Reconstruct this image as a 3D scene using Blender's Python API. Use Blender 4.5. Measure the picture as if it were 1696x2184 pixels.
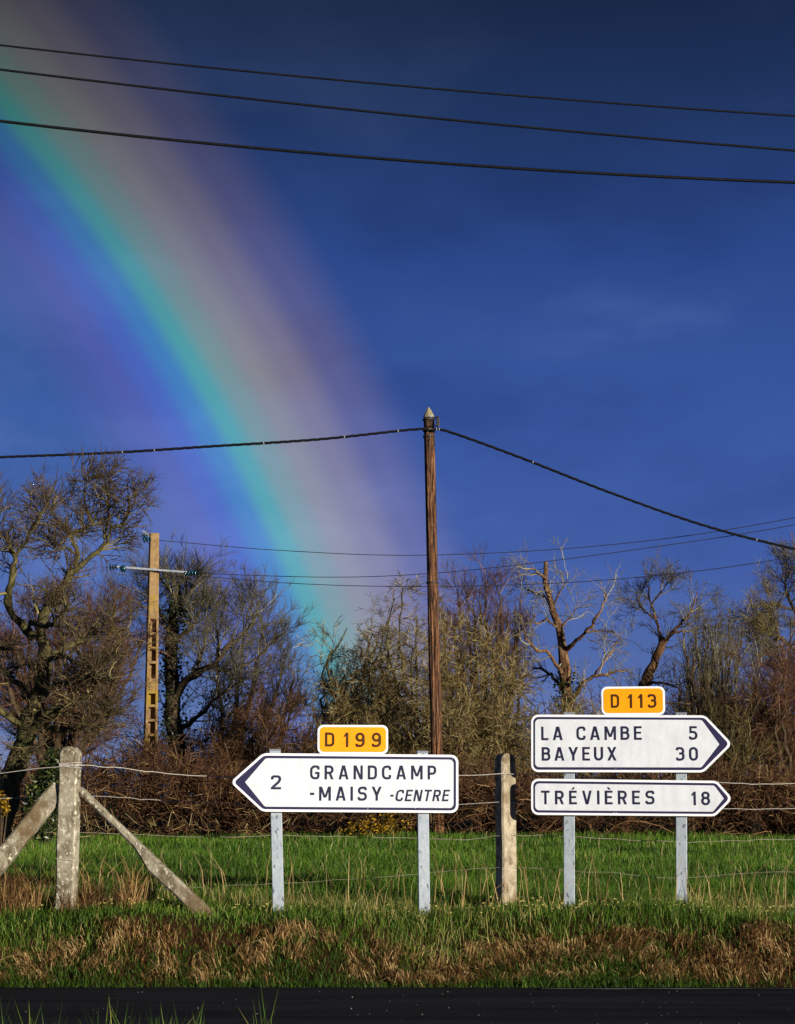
import bpy, math, random
import numpy as np
from mathutils import Vector, Matrix
R = math.radians
scene = bpy.context.scene
for o in list(bpy.data.objects): bpy.data.objects.remove(o)
COL = scene.collection

# ---------------------------------------------------------------- camera
F, W, H, YH = 3850.0, 1696.0, 2184.0, 1700.0       # focal length in picture units, picture size, horizon row
CAMZ = 1.20
TILT = math.atan((YH - H/2) / F)
cd = bpy.data.cameras.new('camera'); cam = bpy.data.objects.new('camera', cd); COL.objects.link(cam)
cam.location = (0, 0, CAMZ); cam.rotation_euler = (R(90) + TILT, 0, 0)
cd.sensor_fit = 'HORIZONTAL'; cd.sensor_width = 36; cd.lens = 36 * F / W
cd.clip_start = 0.1; cd.clip_end = 8000
scene.camera = cam
scene.render.resolution_x, scene.render.resolution_y = 795, 1024

# ---------------------------------------------------------------- sun and sky
SUN_EL, ANTI_AZ = 8.9, -41.0
anti = Vector((math.sin(R(ANTI_AZ))*math.cos(R(SUN_EL)), math.cos(R(ANTI_AZ))*math.cos(R(SUN_EL)), -math.sin(R(SUN_EL))))
sd = bpy.data.lights.new('sun', 'SUN'); sun = bpy.data.objects.new('sun', sd); COL.objects.link(sun)
sd.energy = 5.0; sd.angle = R(0.5); sd.color = (1.0, 0.925, 0.80)
sun.rotation_euler = anti.to_track_quat('-Z', 'Y').to_euler(); sun.location = (20, -25, 12)
vs = scene.view_settings
vs.view_transform = 'Standard'; vs.look = 'None'; vs.exposure = 0.3; vs.gamma = 1.0; vs.use_curve_mapping = False

def lin(*c):
    return tuple((v/255/12.92 if v/255 <= .04045 else ((v/255+.055)/1.055)**2.4) for v in c)

world = bpy.data.worlds.new('World'); scene.world = world; world.use_nodes = True
nt = world.node_tree; nt.nodes.clear()
def N(tree, typ, **kw):
    n = tree.nodes.new(typ)
    for k, v in kw.items(): setattr(n, k, v)
    return n
def ramp(tree, stops, fac=None, interp='LINEAR'):
    n = tree.nodes.new('ShaderNodeValToRGB'); cr = n.color_ramp; cr.interpolation = interp
    while len(cr.elements) < len(stops): cr.elements.new(0.5)
    for e, (p, c) in zip(cr.elements, stops):
        e.position = p; e.color = (*c, 1) if len(c) == 3 else c
    if fac is not None: tree.links.new(fac, n.inputs[0])
    return n.outputs[0]
def math_(tree, op, a, b=None, clamp=False):
    n = tree.nodes.new('ShaderNodeMath'); n.operation = op; n.use_clamp = clamp
    for i, v in enumerate((a, b)):
        if v is None: continue
        if isinstance(v, (int, float)): n.inputs[i].default_value = v
        else: tree.links.new(v, n.inputs[i])
    return n.outputs[0]
def mixc(tree, fac, a, b, mode='MIX'):
    n = tree.nodes.new('ShaderNodeMix'); n.data_type = 'RGBA'; n.blend_type = mode
    for s, v in ((n.inputs[0], fac), (n.inputs[6], a), (n.inputs[7], b)):
        if isinstance(v, (int, float)): s.default_value = v
        elif isinstance(v, tuple): s.default_value = (*v, 1) if len(v) == 3 else v
        else: tree.links.new(v, s)
    return n.outputs[2]

tc = N(nt, 'ShaderNodeTexCoord').outputs['Generated']
nrm = N(nt, 'ShaderNodeVectorMath', operation='NORMALIZE'); nt.links.new(tc, nrm.inputs[0]); dvec = nrm.outputs[0]
sep = N(nt, 'ShaderNodeSeparateXYZ'); nt.links.new(dvec, sep.inputs[0])
elev = math_(nt, 'MULTIPLY', math_(nt, 'ARCSINE', sep.outputs[2]), 180/math.pi)
ef = math_(nt, 'DIVIDE', elev, 45.0, True)
storm = ramp(nt, [(0, lin(106, 126, 176)), (3/45, lin(86, 111, 172)), (7/45, lin(64, 93, 166)), (12/45, lin(55, 86, 160)), (17/45, lin(42, 71, 138)),
                  (21/45, lin(30, 52, 98)), (24.5/45, lin(21, 37, 70)), (1, lin(15, 28, 56))], ef)
ns = N(nt, 'ShaderNodeTexNoise'); ns.inputs['Scale'].default_value = 4.5; ns.inputs['Detail'].default_value = 5; ns.inputs['Roughness'].default_value = .5
mp = N(nt, 'ShaderNodeMapping'); mp.inputs['Scale'].default_value = (1, 1, 2.2); mp.inputs['Location'].default_value = (.3, .1, .45)
nt.links.new(dvec, mp.inputs[0]); nt.links.new(mp.outputs[0], ns.inputs['Vector'])
cloud = ramp(nt, [(.3, (.68, .72, .78)), (.5, (1, 1, 1)), (.66, (1.75, 1.42, 1.2))], ns.outputs['Fac'], 'EASE')
storm = mixc(nt, 1.0, storm, cloud, 'MULTIPLY')
# the rainbow: a circle of 41 degrees round the point opposite the sun
dot = N(nt, 'ShaderNodeVectorMath', operation='DOT_PRODUCT'); nt.links.new(dvec, dot.inputs[0]); dot.inputs[1].default_value = anti
ang = math_(nt, 'MULTIPLY', math_(nt, 'ARCCOSINE', dot.outputs['Value']), 180/math.pi)
B0, B1 = 32.0, 48.0
def bs(a): return (a - B0) / (B1 - B0)
bowstops = [(0, (.004, .014, .012)), (bs(36.6), (.003, .012, .010)), (bs(37.8), (.020, .013, .030)), (bs(38.8), (.040, .020, .08)), (bs(39.6), (.030, .045, .19)),
            (bs(40.4), (.020, .13, .20)), (bs(41.05), (.045, .27, .085)), (bs(41.8), (.155, .225, .02)), (bs(42.6), (.215, .175, .004)),
            (bs(43.6), (.17, .112, .002)), (bs(44.8), (.075, .038, 0)), (bs(46.6), (0, 0, 0))]
bow = ramp(nt, bowstops, math_(nt, 'DIVIDE', math_(nt, 'SUBTRACT', ang, B0 - .2), B1 - B0, True), 'EASE')
bowdim = ramp(nt, [(0, (1, 1, 1)), (14/45, (.95, .95, .95)), (19/45, (.62, .62, .62)), (24.5/45, (.26, .26, .26)), (1, (.1, .1, .1))], ef)
sky_add = mixc(nt, 1.0, storm, mixc(nt, 1.0, bow, bowdim, 'MULTIPLY'), 'ADD')
nish = N(nt, 'ShaderNodeTexSky', sky_type='NISHITA'); nish.sun_disc = False
nish.sun_elevation = R(SUN_EL); nish.sun_rotation = math.atan2(-anti.x, -anti.y)
bgA = N(nt, 'ShaderNodeBackground'); nt.links.new(nish.outputs[0], bgA.inputs[0]); bgA.inputs[1].default_value = 0.05
bgB = N(nt, 'ShaderNodeBackground'); nt.links.new(sky_add, bgB.inputs[0]); bgB.inputs[1].default_value = 0.815
mx = N(nt, 'ShaderNodeMixShader'); mx.inputs[0].default_value = 0.97
nt.links.new(bgA.outputs[0], mx.inputs[1]); nt.links.new(bgB.outputs[0], mx.inputs[2])
wo = N(nt, 'ShaderNodeOutputWorld'); nt.links.new(mx.outputs[0], wo.inputs[0])

# ---------------------------------------------------------------- helpers
CT, ST = math.cos(TILT), math.sin(TILT)
def P(x, y, d):
    """world point at picture place (x, y) and distance d in front of the camera (along world y)"""
    a = (x - W/2)/F; b = -(y - H/2)/F
    vx, vy, vz = a, CT - b*ST, ST + b*CT
    k = d/vy
    return Vector((vx*k, d, CAMZ + vz*k))

def tag(o, label=None, cat=None, group=None, kind=None):
    if label: o['label'] = label
    if cat: o['category'] = cat
    if group: o['group'] = group
    if kind: o['kind'] = kind
    return o
def empty(name, loc, label, cat, group=None, rz=0):
    o = bpy.data.objects.new(name, None); o.empty_display_size = .2; COL.objects.link(o)
    o.location = loc; o.rotation_euler = (0, 0, rz)
    return tag(o, label, cat, group)
def np_mesh(name, V, faces, mat, parent=None, var=None, smooth=True):
    """V (n,3); faces: list of (m,k) index arrays"""
    me = bpy.data.meshes.new(name)
    V = np.asarray(V, np.float32).reshape(-1, 3)
    loops = np.concatenate([f.reshape(-1) for f in faces]).astype(np.int32)
    sizes = np.concatenate([np.full(len(f), f.shape[1], np.int32) for f in faces])
    me.vertices.add(len(V)); me.vertices.foreach_set('co', V.ravel())
    me.loops.add(len(loops)); me.loops.foreach_set('vertex_index', loops)
    me.polygons.add(len(sizes))
    me.polygons.foreach_set('loop_start', np.concatenate([[0], np.cumsum(sizes)[:-1]]).astype(np.int32))
    me.polygons.foreach_set('loop_total', sizes)
    if var is not None:
        at = me.attributes.new('var', 'FLOAT', 'POINT'); at.data.foreach_set('value', np.asarray(var, np.float32))
    me.polygons.foreach_set('use_smooth', np.full(len(sizes), smooth, bool))
    me.update(calc_edges=True); me.validate()
    me.materials.append(mat)
    o = bpy.data.objects.new(name, me); COL.objects.link(o)
    if parent: o.parent = parent
    return o
class MB:
    def __init__(s): s.v = []; s.f = []
    def add(s, v, f):
        b = len(s.v); s.v += [tuple(p) for p in v]; s.f += [tuple(i + b for i in q) for q in f]; return s
    def hexa(s, p):           # 4 bottom ccw, 4 top
        return s.add(p, [(3,2,1,0), (4,5,6,7), (0,1,5,4), (1,2,6,5), (2,3,7,6), (3,0,4,7)])
    def box(s, a, b):
        (x0,y0,z0), (x1,y1,z1) = a, b
        return s.hexa([(x0,y0,z0), (x1,y0,z0), (x1,y1,z0), (x0,y1,z0), (x0,y0,z1), (x1,y0,z1), (x1,y1,z1), (x0,y1,z1)])
    def tbox(s, z0, z1, a, b, y0, y1, c=None, d=None, ya=None, yb=None):
        c = a if c is None else c; d = b if d is None else d; ya = y0 if ya is None else ya; yb = y1 if yb is None else yb
        return s.hexa([(a,y0,z0), (b,y0,z0), (b,y1,z0), (a,y1,z0), (c,ya,z1), (d,ya,z1), (d,yb,z1), (c,yb,z1)])
    def lathe(s, prof, c, axis=(0,0,1), n=12):
        ax = Vector(axis).normalized(); u = ax.orthogonal().normalized(); w = ax.cross(u); c = Vector(c)
        v = []
        for r, h in prof:
            for k in range(n):
                t = 2*math.pi*k/n; v.append(c + ax*h + (u*math.cos(t) + w*math.sin(t))*r)
        m = len(prof); f = []
        for i in range(m-1):
            for k in range(n): f.append((i*n+k, i*n+(k+1) % n, (i+1)*n+(k+1) % n, (i+1)*n+k))
        f.append(tuple(reversed(range(n)))); f.append(tuple((m-1)*n+k for k in range(n)))
        return s.add(v, f)
    def tube(s, pts, r, n=6):
        pts = [Vector(p) for p in pts]; rr = r if isinstance(r, (list, tuple)) else [r]*len(pts); v = []
        t0 = (pts[1]-pts[0]).normalized(); u = t0.orthogonal().normalized()
        for i, p in enumerate(pts):
            t = (pts[min(i+1, len(pts)-1)] - pts[max(i-1, 0)]).normalized()
            u = (u - t*u.dot(t)).normalized(); w = t.cross(u)
            for k in range(n):
                a = 2*math.pi*k/n; v.append(p + (u*math.cos(a) + w*math.sin(a))*rr[i])
        f = [(i*n+k, i*n+(k+1) % n, (i+1)*n+(k+1) % n, (i+1)*n+k) for i in range(len(pts)-1) for k in range(n)]
        f.append(tuple(reversed(range(n)))); f.append(tuple((len(pts)-1)*n+k for k in range(n)))
        return s.add(v, f)
    def bar(s, p0, p1, w, d, front=(0,-1,0), w1=None, d1=None):
        p0, p1 = Vector(p0), Vector(p1); t = (p1-p0).normalized(); fr = Vector(front); fr = (fr - t*fr.dot(t)).normalized(); sd_ = fr.cross(t)
        w1 = w if w1 is None else w1; d1 = d if d1 is None else d1
        q = [p0 + sd_*a*w/2 + fr*b*d/2 for a, b in ((-1,1),(1,1),(1,-1),(-1,-1))] + [p1 + sd_*a*w1/2 + fr*b*d1/2 for a, b in ((-1,1),(1,1),(1,-1),(-1,-1))]
        return s.hexa(q)
    def build(s, name, mat, parent=None, bevel=0, smooth=False, seg=2):
        me = bpy.data.meshes.new(name); me.from_pydata(s.v, [], s.f); me.update()
        me.materials.append(mat); o = bpy.data.objects.new(name, me); COL.objects.link(o)
        if parent: o.parent = parent
        if smooth: me.polygons.foreach_set('use_smooth', [True]*len(me.polygons))
        if bevel:
            b = o.modifiers.new('bevel', 'BEVEL'); b.width = bevel; b.segments = seg; b.limit_method = 'ANGLE'; b.angle_limit = R(40)
        return o
def spline(pts, n):
    """Catmull-Rom through pts, n samples"""
    p = np.array([tuple(q) for q in pts], float)
    if len(p) == 2: p = np.array([p[0], p.mean(0), p[1]])
    q = np.vstack([2*p[0]-p[1], p, 2*p[-1]-p[-2]])
    t = np.linspace(0, len(p)-1-1e-9, n); i = t.astype(int); u = (t-i)[:, None]
    a, b, c, d = q[i], q[i+1], q[i+2], q[i+3]
    return .5*((2*b) + (c-a)*u + (2*a-5*b+4*c-d)*u**2 + (3*b-a-3*c+d)*u**3)

# ---------------------------------------------------------------- materials
def mat(name, rough=.8, spec=.3):
    m = bpy.data.materials.new(name); m.use_nodes = True; t = m.node_tree
    b = t.nodes['Principled BSDF']; b.inputs['Roughness'].default_value = rough; b.inputs['Specular IOR Level'].default_value = spec
    return m, t, b
def coords(t, scale=(1,1,1), kind='Object'):
    c = N(t, 'ShaderNodeTexCoord'); m = N(t, 'ShaderNodeMapping'); m.inputs['Scale'].default_value = scale
    t.links.new(c.outputs[kind], m.inputs[0]); return m.outputs[0]
def noise(t, vec, scale, detail=4, rough=.55, dist=0):
    n = N(t, 'ShaderNodeTexNoise'); n.inputs['Scale'].default_value = scale; n.inputs['Detail'].default_value = detail
    n.inputs['Roughness'].default_value = rough; n.inputs['Distortion'].default_value = dist; t.links.new(vec, n.inputs['Vector']); return n.outputs['Fac']
def bump(t, b, h, strength=.4, dist=.02):
    n = N(t, 'ShaderNodeBump'); n.inputs['Strength'].default_value = strength; n.inputs['Distance'].default_value = dist
    t.links.new(h, n.inputs['Height']); t.links.new(n.outputs[0], b.inputs['Normal'])
def var_mat(name, stops, rough=.75, transl=0.0, spec=.2, grain=None):
    m, t, b = mat(name, rough, spec)
    a = N(t, 'ShaderNodeAttribute', attribute_name='var')
    c = ramp(t, stops, a.outputs['Fac'])
    if grain:
        v = coords(t, (1,1,1)); g = noise(t, v, grain, 3)
        c = mixc(t, 1.0, c, ramp(t, [(.3, (.55,.55,.55)), (.7, (1.35,1.35,1.35))], g), 'MULTIPLY')
    t.links.new(c, b.inputs['Base Color'])
    if transl:
        tr = N(t, 'ShaderNodeBsdfTranslucent'); t.links.new(c, tr.inputs[0])
        ms = N(t, 'ShaderNodeMixShader'); ms.inputs[0].default_value = transl
        t.links.new(b.outputs[0], ms.inputs[1]); t.links.new(tr.outputs[0], ms.inputs[2])
        t.links.new(ms.outputs[0], t.nodes['Material Output'].inputs[0])
    return m
M = {}
# concrete with lichen
def concrete(name, base, lichen, dark, scale=1.0, warm=None, lich=.55):
    m, t, b = mat(name, .92, .2); v = coords(t, (1,1,.7))
    n1 = noise(t, v, 9*scale, 6, .65, .6); n2 = noise(t, v, 38*scale, 5, .7); n3 = noise(t, v, 3.2*scale, 3)
    c = mixc(t, ramp(t, [(.36, (0,0,0)), (.56, (1,1,1))], n1), dark, base)
    c = mixc(t, ramp(t, [(lich, (0,0,0)), (lich+.06, (1,1,1))], n2), c, lichen)
    if warm: c = mixc(t, ramp(t, [(.52, (0,0,0)), (.62, (.85,.85,.85))], n3), c, warm)
    vo = N(t, 'ShaderNodeTexVoronoi'); vo.inputs['Scale'].default_value = 60*scale; t.links.new(v, vo.inputs['Vector'])
    pit = ramp(t, [(.08, (0,0,0)), (.2, (1,1,1))], vo.outputs['Distance'])
    c = mixc(t, 1.0, c, mixc(t, .6, (1,1,1), pit), 'MULTIPLY')
    t.links.new(c, b.inputs['Base Color'])
    bump(t, b, math_(t, 'ADD', n2, math_(t, 'MULTIPLY', pit, .4)), .7, .008)
    return m
M['concrete'] = concrete('lichened_concrete', (.36,.32,.23), (.62,.58,.45), (.10,.08,.045), 1, (.13,.085,.04), .55)
M['concrete2'] = concrete('weathered_concrete', (.47,.40,.28), (.56,.50,.38), (.17,.13,.075), 1.3, (.20,.145,.08), .58)
M['pole_concrete'] = concrete('pole_concrete', (.30,.19,.085), (.38,.28,.15), (.19,.115,.05), .5, (.30,.20,.025), .58)
# galvanised steel
m, t, b = mat('galvanised_steel', .55, .4); v = coords(t, (1,1,.5))
vo = N(t, 'ShaderNodeTexVoronoi'); vo.inputs['Scale'].default_value = 55; t.links.new(v, vo.inputs['Vector'])
c = mixc(t, .35, ramp(t, [(.3, (.26,.30,.34)), (.7, (.40,.45,.49))], noise(t, v, 14, 5)), ramp(t, [(0, (.26,.30,.34)), (1, (.44,.50,.55))], vo.outputs['Color']))
fl = ramp(t, [(.60, (0,0,0)), (.655, (1,1,1))], noise(t, coords(t, (1,1,.45)), 48, 3, .6))
c = mixc(t, fl, c, (.10,.11,.13)); t.links.new(c, b.inputs['Base Color']); b.inputs['Metallic'].default_value = .15
bump(t, b, noise(t, v, 60, 3), .15, .003); M['galv'] = m
# sign faces
def sheet(name, col, dirt, chips=False, rough=.6):
    m, t, b = mat(name, rough, .15); v = coords(t)
    n = noise(t, coords(t, (2.2,1,1)), 7, 6, .7); n2 = noise(t, coords(t, (5,1,1)), 30, 4, .7, 1.2)
    c = mixc(t, ramp(t, [(.36, (.0,)*3), (.70, (.85,)*3)], n), col, dirt)
    c = mixc(t, ramp(t, [(.60, (.0,)*3), (.66, (.35,)*3)], n2), c, dirt)
    if chips:
        vo = N(t, 'ShaderNodeTexVoronoi'); vo.inputs['Scale'].default_value = 34; t.links.new(v, vo.inputs['Vector'])
        k = math_(t, 'MULTIPLY', math_(t, 'LESS_THAN', vo.outputs['Distance'], .10), math_(t, 'GREATER_THAN', noise(t, v, 11, 2), .56))
        c = mixc(t, k, c, (.7,.7,.72))
    t.links.new(c, b.inputs['Base Color']); bump(t, b, n2, .06, .002)
    return m
M['white'] = sheet('sign_white', (.70,.735,.77), (.56,.59,.62))
M['rim'] = sheet('sign_rim_white', (.86,.87,.90), (.80,.81,.84))
M['navy'] = sheet('sign_navy', (.020,.017,.060), (.030,.026,.075), True)
M['ink'] = sheet('lettering_navy', (.016,.015,.045), (.026,.024,.06))
M['orange'] = sheet('plate_orange', (.92,.36,.003), (.86,.31,.002))
M['brown_ink'] = sheet('plate_lettering', (.045,.015,.003), (.075,.028,.005))
m, t, b = mat('sign_back', .6, .3); b.inputs['Base Color'].default_value = (.16,.17,.20,1)
t.links.new(mixc(t, noise(t, coords(t), 12), (.15,.16,.19), (.22,.23,.26)), b.inputs['Base Color']); M['signback'] = m
# weathered wood pole
m, t, b = mat('creosoted_wood', .75, .3); v = coords(t, (9,9,.55)); n1 = noise(t, v, 3.2, 8, .7, .4); n2 = noise(t, coords(t, (30,30,2.2)), 3, 5, .75)
c = ramp(t, [(.36, (.010,.007,.005)), (.47, (.05,.024,.013)), (.55, (.24,.10,.038)), (.63, (.36,.175,.075)), (.72, (.40,.32,.26))], n1)
c = mixc(t, ramp(t, [(.55, (0,)*3), (.62, (1,)*3)], n2), c, (.02,.012,.01))
c = mixc(t, ramp(t, [(.66, (0,)*3), (.70, (.8,)*3)], noise(t, coords(t, (26,26,3.5)), 2.3, 6, .8)), c, (.42,.37,.31))
t.links.new(c, b.inputs['Base Color']); bump(t, b, math_(t, 'ADD', n1, n2), 1.0, .03); M['wood'] = m
def plain(name, c1, c2, rough=.6, scale=20, metal=0, spec=.3):
    m, t, b = mat(name, rough, spec); b.inputs['Metallic'].default_value = metal
    t.links.new(mixc(t, ramp(t, [(.35, (0,)*3), (.65, (1,)*3)], noise(t, coords(t), scale)), c1, c2), b.inputs['Base Color']); M[name] = m; return m
plain('cable_black', (.004,.004,.005), (.009,.009,.011), .7, 30, 0, .15)
plain('cable_grey', (.03,.03,.035), (.06,.06,.065), .5)
plain('iron', (.015,.015,.017), (.05,.04,.035), .5, 40)
plain('cap_metal', (.20,.18,.09), (.36,.32,.20), .6, 25)
plain('arm_steel', (.42,.44,.48), (.26,.28,.31), .45, 18, .2)
plain('wire', (.62,.58,.50), (.40,.37,.32), .5, 60, .2)
plain('wire_dull', (.22,.17,.12), (.36,.32,.26), .6, 9, .1)  # darker, browner metal for the two lowest strands
m, t, b = mat('glass_insulator', .12, .6); b.inputs['Base Color'].default_value = (.01,.10,.13,1); b.inputs['Transmission Weight'].default_value = .35
t.links.new(mixc(t, noise(t, coords(t), 15), (.005,.035,.05), (.012,.085,.105)), b.inputs['Base Color']); M['glass'] = m
# bark and twigs (the var attribute is one random number for every branch); twig ramps, mostly dark with few bright stops, paint in shade and highlights
def bark(name, c1, c2, c3, scale=6):
    m, t, b = mat(name, .9, .15); v = coords(t, (1,1,.35)); n = noise(t, v, scale, 7, .7, .5)
    c = ramp(t, [(.3, c1), (.5, c2), (.68, c3)], n); t.links.new(c, b.inputs['Base Color']); bump(t, b, n, .9, .04); M[name] = m
bark('bark_mossy', (.022,.017,.009), (.075,.062,.026), (.19,.17,.06), 9)
bark('bark_dark', (.03,.022,.014), (.075,.052,.03), (.14,.10,.06), 6)
bark('bark_orange', (.030,.016,.009), (.15,.078,.036), (.36,.24,.13), 9)
bark('bark_pale', (.20,.17,.11), (.34,.30,.20), (.46,.42,.31), 8)
M['twig_oak'] = var_mat('twig_oak', [(0, (.036,.024,.014)), (.45, (.10,.070,.036)), (.8, (.20,.155,.06)), (1, (.42,.38,.14))])
M['twig_red'] = var_mat('twig_red', [(0, (.034,.015,.009)), (.55, (.10,.045,.025)), (.88, (.19,.095,.05)), (1, (.40,.25,.12))])
M['twig_olive'] = var_mat('twig_olive', [(0, (.045,.028,.011)), (.5, (.145,.098,.034)), (.82, (.29,.215,.078)), (1, (.60,.52,.26))])
M['twig_grey'] = var_mat('twig_grey', [(0, (.045,.038,.025)), (.55, (.125,.108,.066)), (.86, (.25,.22,.125)), (1, (.48,.43,.26))])
M['twig_pale'] = var_mat('twig_pale', [(0, (.085,.070,.038)), (.6, (.22,.19,.10)), (1, (.46,.43,.28))])
M['twig_bramble'] = var_mat('twig_bramble', [(0, (.026,.011,.006)), (.5, (.080,.036,.016)), (.82, (.155,.076,.034)), (.94, (.24,.14,.055)), (1, (.40,.28,.13))])
M['twig_bramble_green'] = var_mat('twig_bramble_green', [(0, (.035,.022,.010)), (.55, (.095,.068,.024)), (.86, (.19,.15,.05)), (1, (.42,.34,.14))])
M['leaf_ivy'] = var_mat('leaf_ivy', [(0, (.012,.022,.006)), (.5, (.03,.05,.012)), (.85, (.09,.115,.02)), (1, (.20,.19,.035))], .4, .15, .5)
M['leaf_gold'] = var_mat('leaf_gold', [(0, (.04,.035,.008)), (.45, (.16,.10,.01)), (.7, (.40,.22,.01)), (1, (.58,.34,.01))], .6, .2)
M['grass'] = var_mat('field_grass', [(0, (.028,.055,.006)), (.35, (.060,.135,.010)), (.75, (.115,.235,.014)), (.9, (.19,.28,.03)), (1, (.38,.34,.13))], .55, .35, .25)
M['verge'] = var_mat('verge_grass', [(0, (.020,.042,.005)), (.4, (.075,.155,.013)), (.70, (.165,.27,.024)), (.82, (.29,.27,.06)), (1, (.50,.39,.16))], .55, .3, .25)
M['straw'] = var_mat('dry_grass', [(0, (.04,.018,.006)), (.3, (.14,.068,.022)), (.65, (.36,.21,.075)), (1, (.60,.42,.19))], .6, .25, .2)
M['petal'] = var_mat('pale_yellow_petals', [(0, (.55,.45,.06)), (1, (.75,.70,.30))], .6, .3)

# ---------------------------------------------------------------- ground, bank and road
EDGE = 12.03
def gz(x, y):
    """terrain height: roadside, road, bank, field"""
    x = np.asarray(x, float); y = np.asarray(y, float)
    wob = .05*np.sin(x*1.7+.6) + .035*np.sin(x*4.3)
    k = np.clip((y - EDGE - .03 - wob*.6)/(.60 + wob), 0, 1); k = k*k*(3-2*k)
    z = .385*k + .02*np.sin(x*2.1+y*.9)*k + .018*np.sin(x*5.3-y*3.1)*k
    far = np.clip((y-14)/20, 0, 1)
    z = z + k*(.03*np.sin(x*.35+1)*far)
    z = z - .03*(1-k)*(y > 8.6) + np.clip((8.0-y)/3, 0, 1)*-.28 + ((y < 8.65) & (y > 7.8))*.02
    return z
def gpos(x, d):
    """ground point under picture column x at distance d"""
    X = (x - W/2)/F*d*.984
    return Vector((X, d, float(gz(X, d))))
xs = np.concatenate([-np.geomspace(2600, 13, 22), np.arange(-12.6, 12.61, .12), np.geomspace(13, 2600, 22)])
ys = np.concatenate([np.array([-300, -80, -20, -4, 0, 2, 4, 5.5, 6.5, 7.2, 7.8, 8.2, 8.5, 8.62, 8.75, 9, 10, 11, 11.8]), np.arange(11.9, 13.2, .04), np.arange(13.25, 20, .2), np.arange(20.4, 44, .8), np.geomspace(45, 4500, 30)])
X, Y = np.meshgrid(xs, ys); Z = gz(X, Y)
nx, ny = len(xs), len(ys); idx = np.arange(nx*ny).reshape(ny, nx)
Fq = np.stack([idx[:-1,:-1], idx[:-1,1:], idx[1:,1:], idx[1:,:-1]], -1).reshape(-1, 4)
m, t, b = mat('earth_and_turf', .95, .1); v = coords(t)
n1 = noise(t, v, 2.2, 6, .65); n2 = noise(t, v, 26, 5, .7)
soil = ramp(t, [(.3, (.016,.007,.003)), (.55, (.05,.022,.009)), (.75, (.10,.044,.018))], n2)
turf = ramp(t, [(.3, (.014,.024,.005)), (.6, (.035,.06,.010)), (.8, (.055,.06,.015))], n2)
sp = N(t, 'ShaderNodeSeparateXYZ'); t.links.new(v, sp.inputs[0])
infield = N(t, 'ShaderNodeMapRange'); t.links.new(math_(t, 'ADD', sp.outputs[1], math_(t, 'MULTIPLY', n1, .5)), infield.inputs[0])
infield.inputs[1].default_value = 12.75; infield.inputs[2].default_value = 13.0
t.links.new(mixc(t, infield.outputs[0], soil, turf), b.inputs['Base Color']); bump(t, b, n2, .8, .04); M['earth'] = m
tag(np_mesh('ground', np.stack([X, Y, Z], -1), [Fq], M['earth']), kind='structure')

m, t, b = mat('asphalt', .95, .04); v = coords(t)
n1 = noise(t, v, 140, 3, .7); n2 = noise(t, coords(t, (.25,2.2,1)), 1.6, 4); n3 = noise(t, v, 420, 2)
c = mixc(t, ramp(t, [(.35, (0,)*3), (.7, (1,)*3)], n2), (.014,.015,.020), (.034,.035,.041))
c = mixc(t, ramp(t, [(.62, (0,)*3), (.72, (.6,)*3)], n1), c, (.075,.075,.075))
t.links.new(c, b.inputs['Base Color']); bump(t, b, math_(t, 'ADD', n1, n3), .8, .008); M['asphalt'] = m
rx = np.concatenate([-np.geomspace(400, 9, 14), np.arange(-8.7, 8.71, .06), np.geomspace(9, 400, 14)]); ryl = np.array([8.6, 8.8, 9.5, 10.3, 11.3, 11.8, 12.0, 12.06])
RX, RY = np.meshgrid(rx, ryl); RY = RY + (.025*np.sin(RX*2.3)+.018*np.sin(RX*7.1+1)+.012*np.sin(RX*19.3))*((RY > 11.99) | (RY < 8.7))
RZ = .004 - .028*np.clip((RY-11.7)/.35, 0, 1)**2 + .02*(1-((RY-9.5)/2.5)**2).clip(0)
i2 = np.arange(RX.size).reshape(RX.shape)
tag(np_mesh('road', np.stack([RX, RY, RZ], -1), [np.stack([i2[:-1,:-1], i2[:-1,1:], i2[1:,1:], i2[1:,:-1]], -1).reshape(-1,4)], M['asphalt']), kind='structure')
# worn edge line on the right-hand stretch
m, t, b = mat('worn_road_paint', .8, .2); v = coords(t, (.6,4,1)); n1 = noise(t, v, 3, 6, .75)
t.links.new(mixc(t, ramp(t, [(.46, (0,)*3), (.60, (1,)*3)], n1), (.045,.045,.047), (.34,.34,.34)), b.inputs['Base Color']); M['paint'] = m
rng = np.random.default_rng(5)
lx = np.arange(.9, 9, .3); wob = rng.normal(0, .006, len(lx))
zr = lambda y: .004 - .028*np.clip((y-11.7)/.35, 0, 1)**2 + .02*(1-((y-9.5)/2.5)**2).clip(0) + .005
V = np.concatenate([np.stack([lx, 11.60+wob, zr(11.60+wob)], -1), np.stack([lx, 11.65+wob*.5, zr(11.65+wob*.5)], -1)]); n = len(lx)
tag(np_mesh('road_marking', V, [np.stack([np.arange(n-1), np.arange(1,n), np.arange(n+1,2*n), np.arange(n,2*n-1)], -1)], M['paint']), kind='structure')
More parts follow.
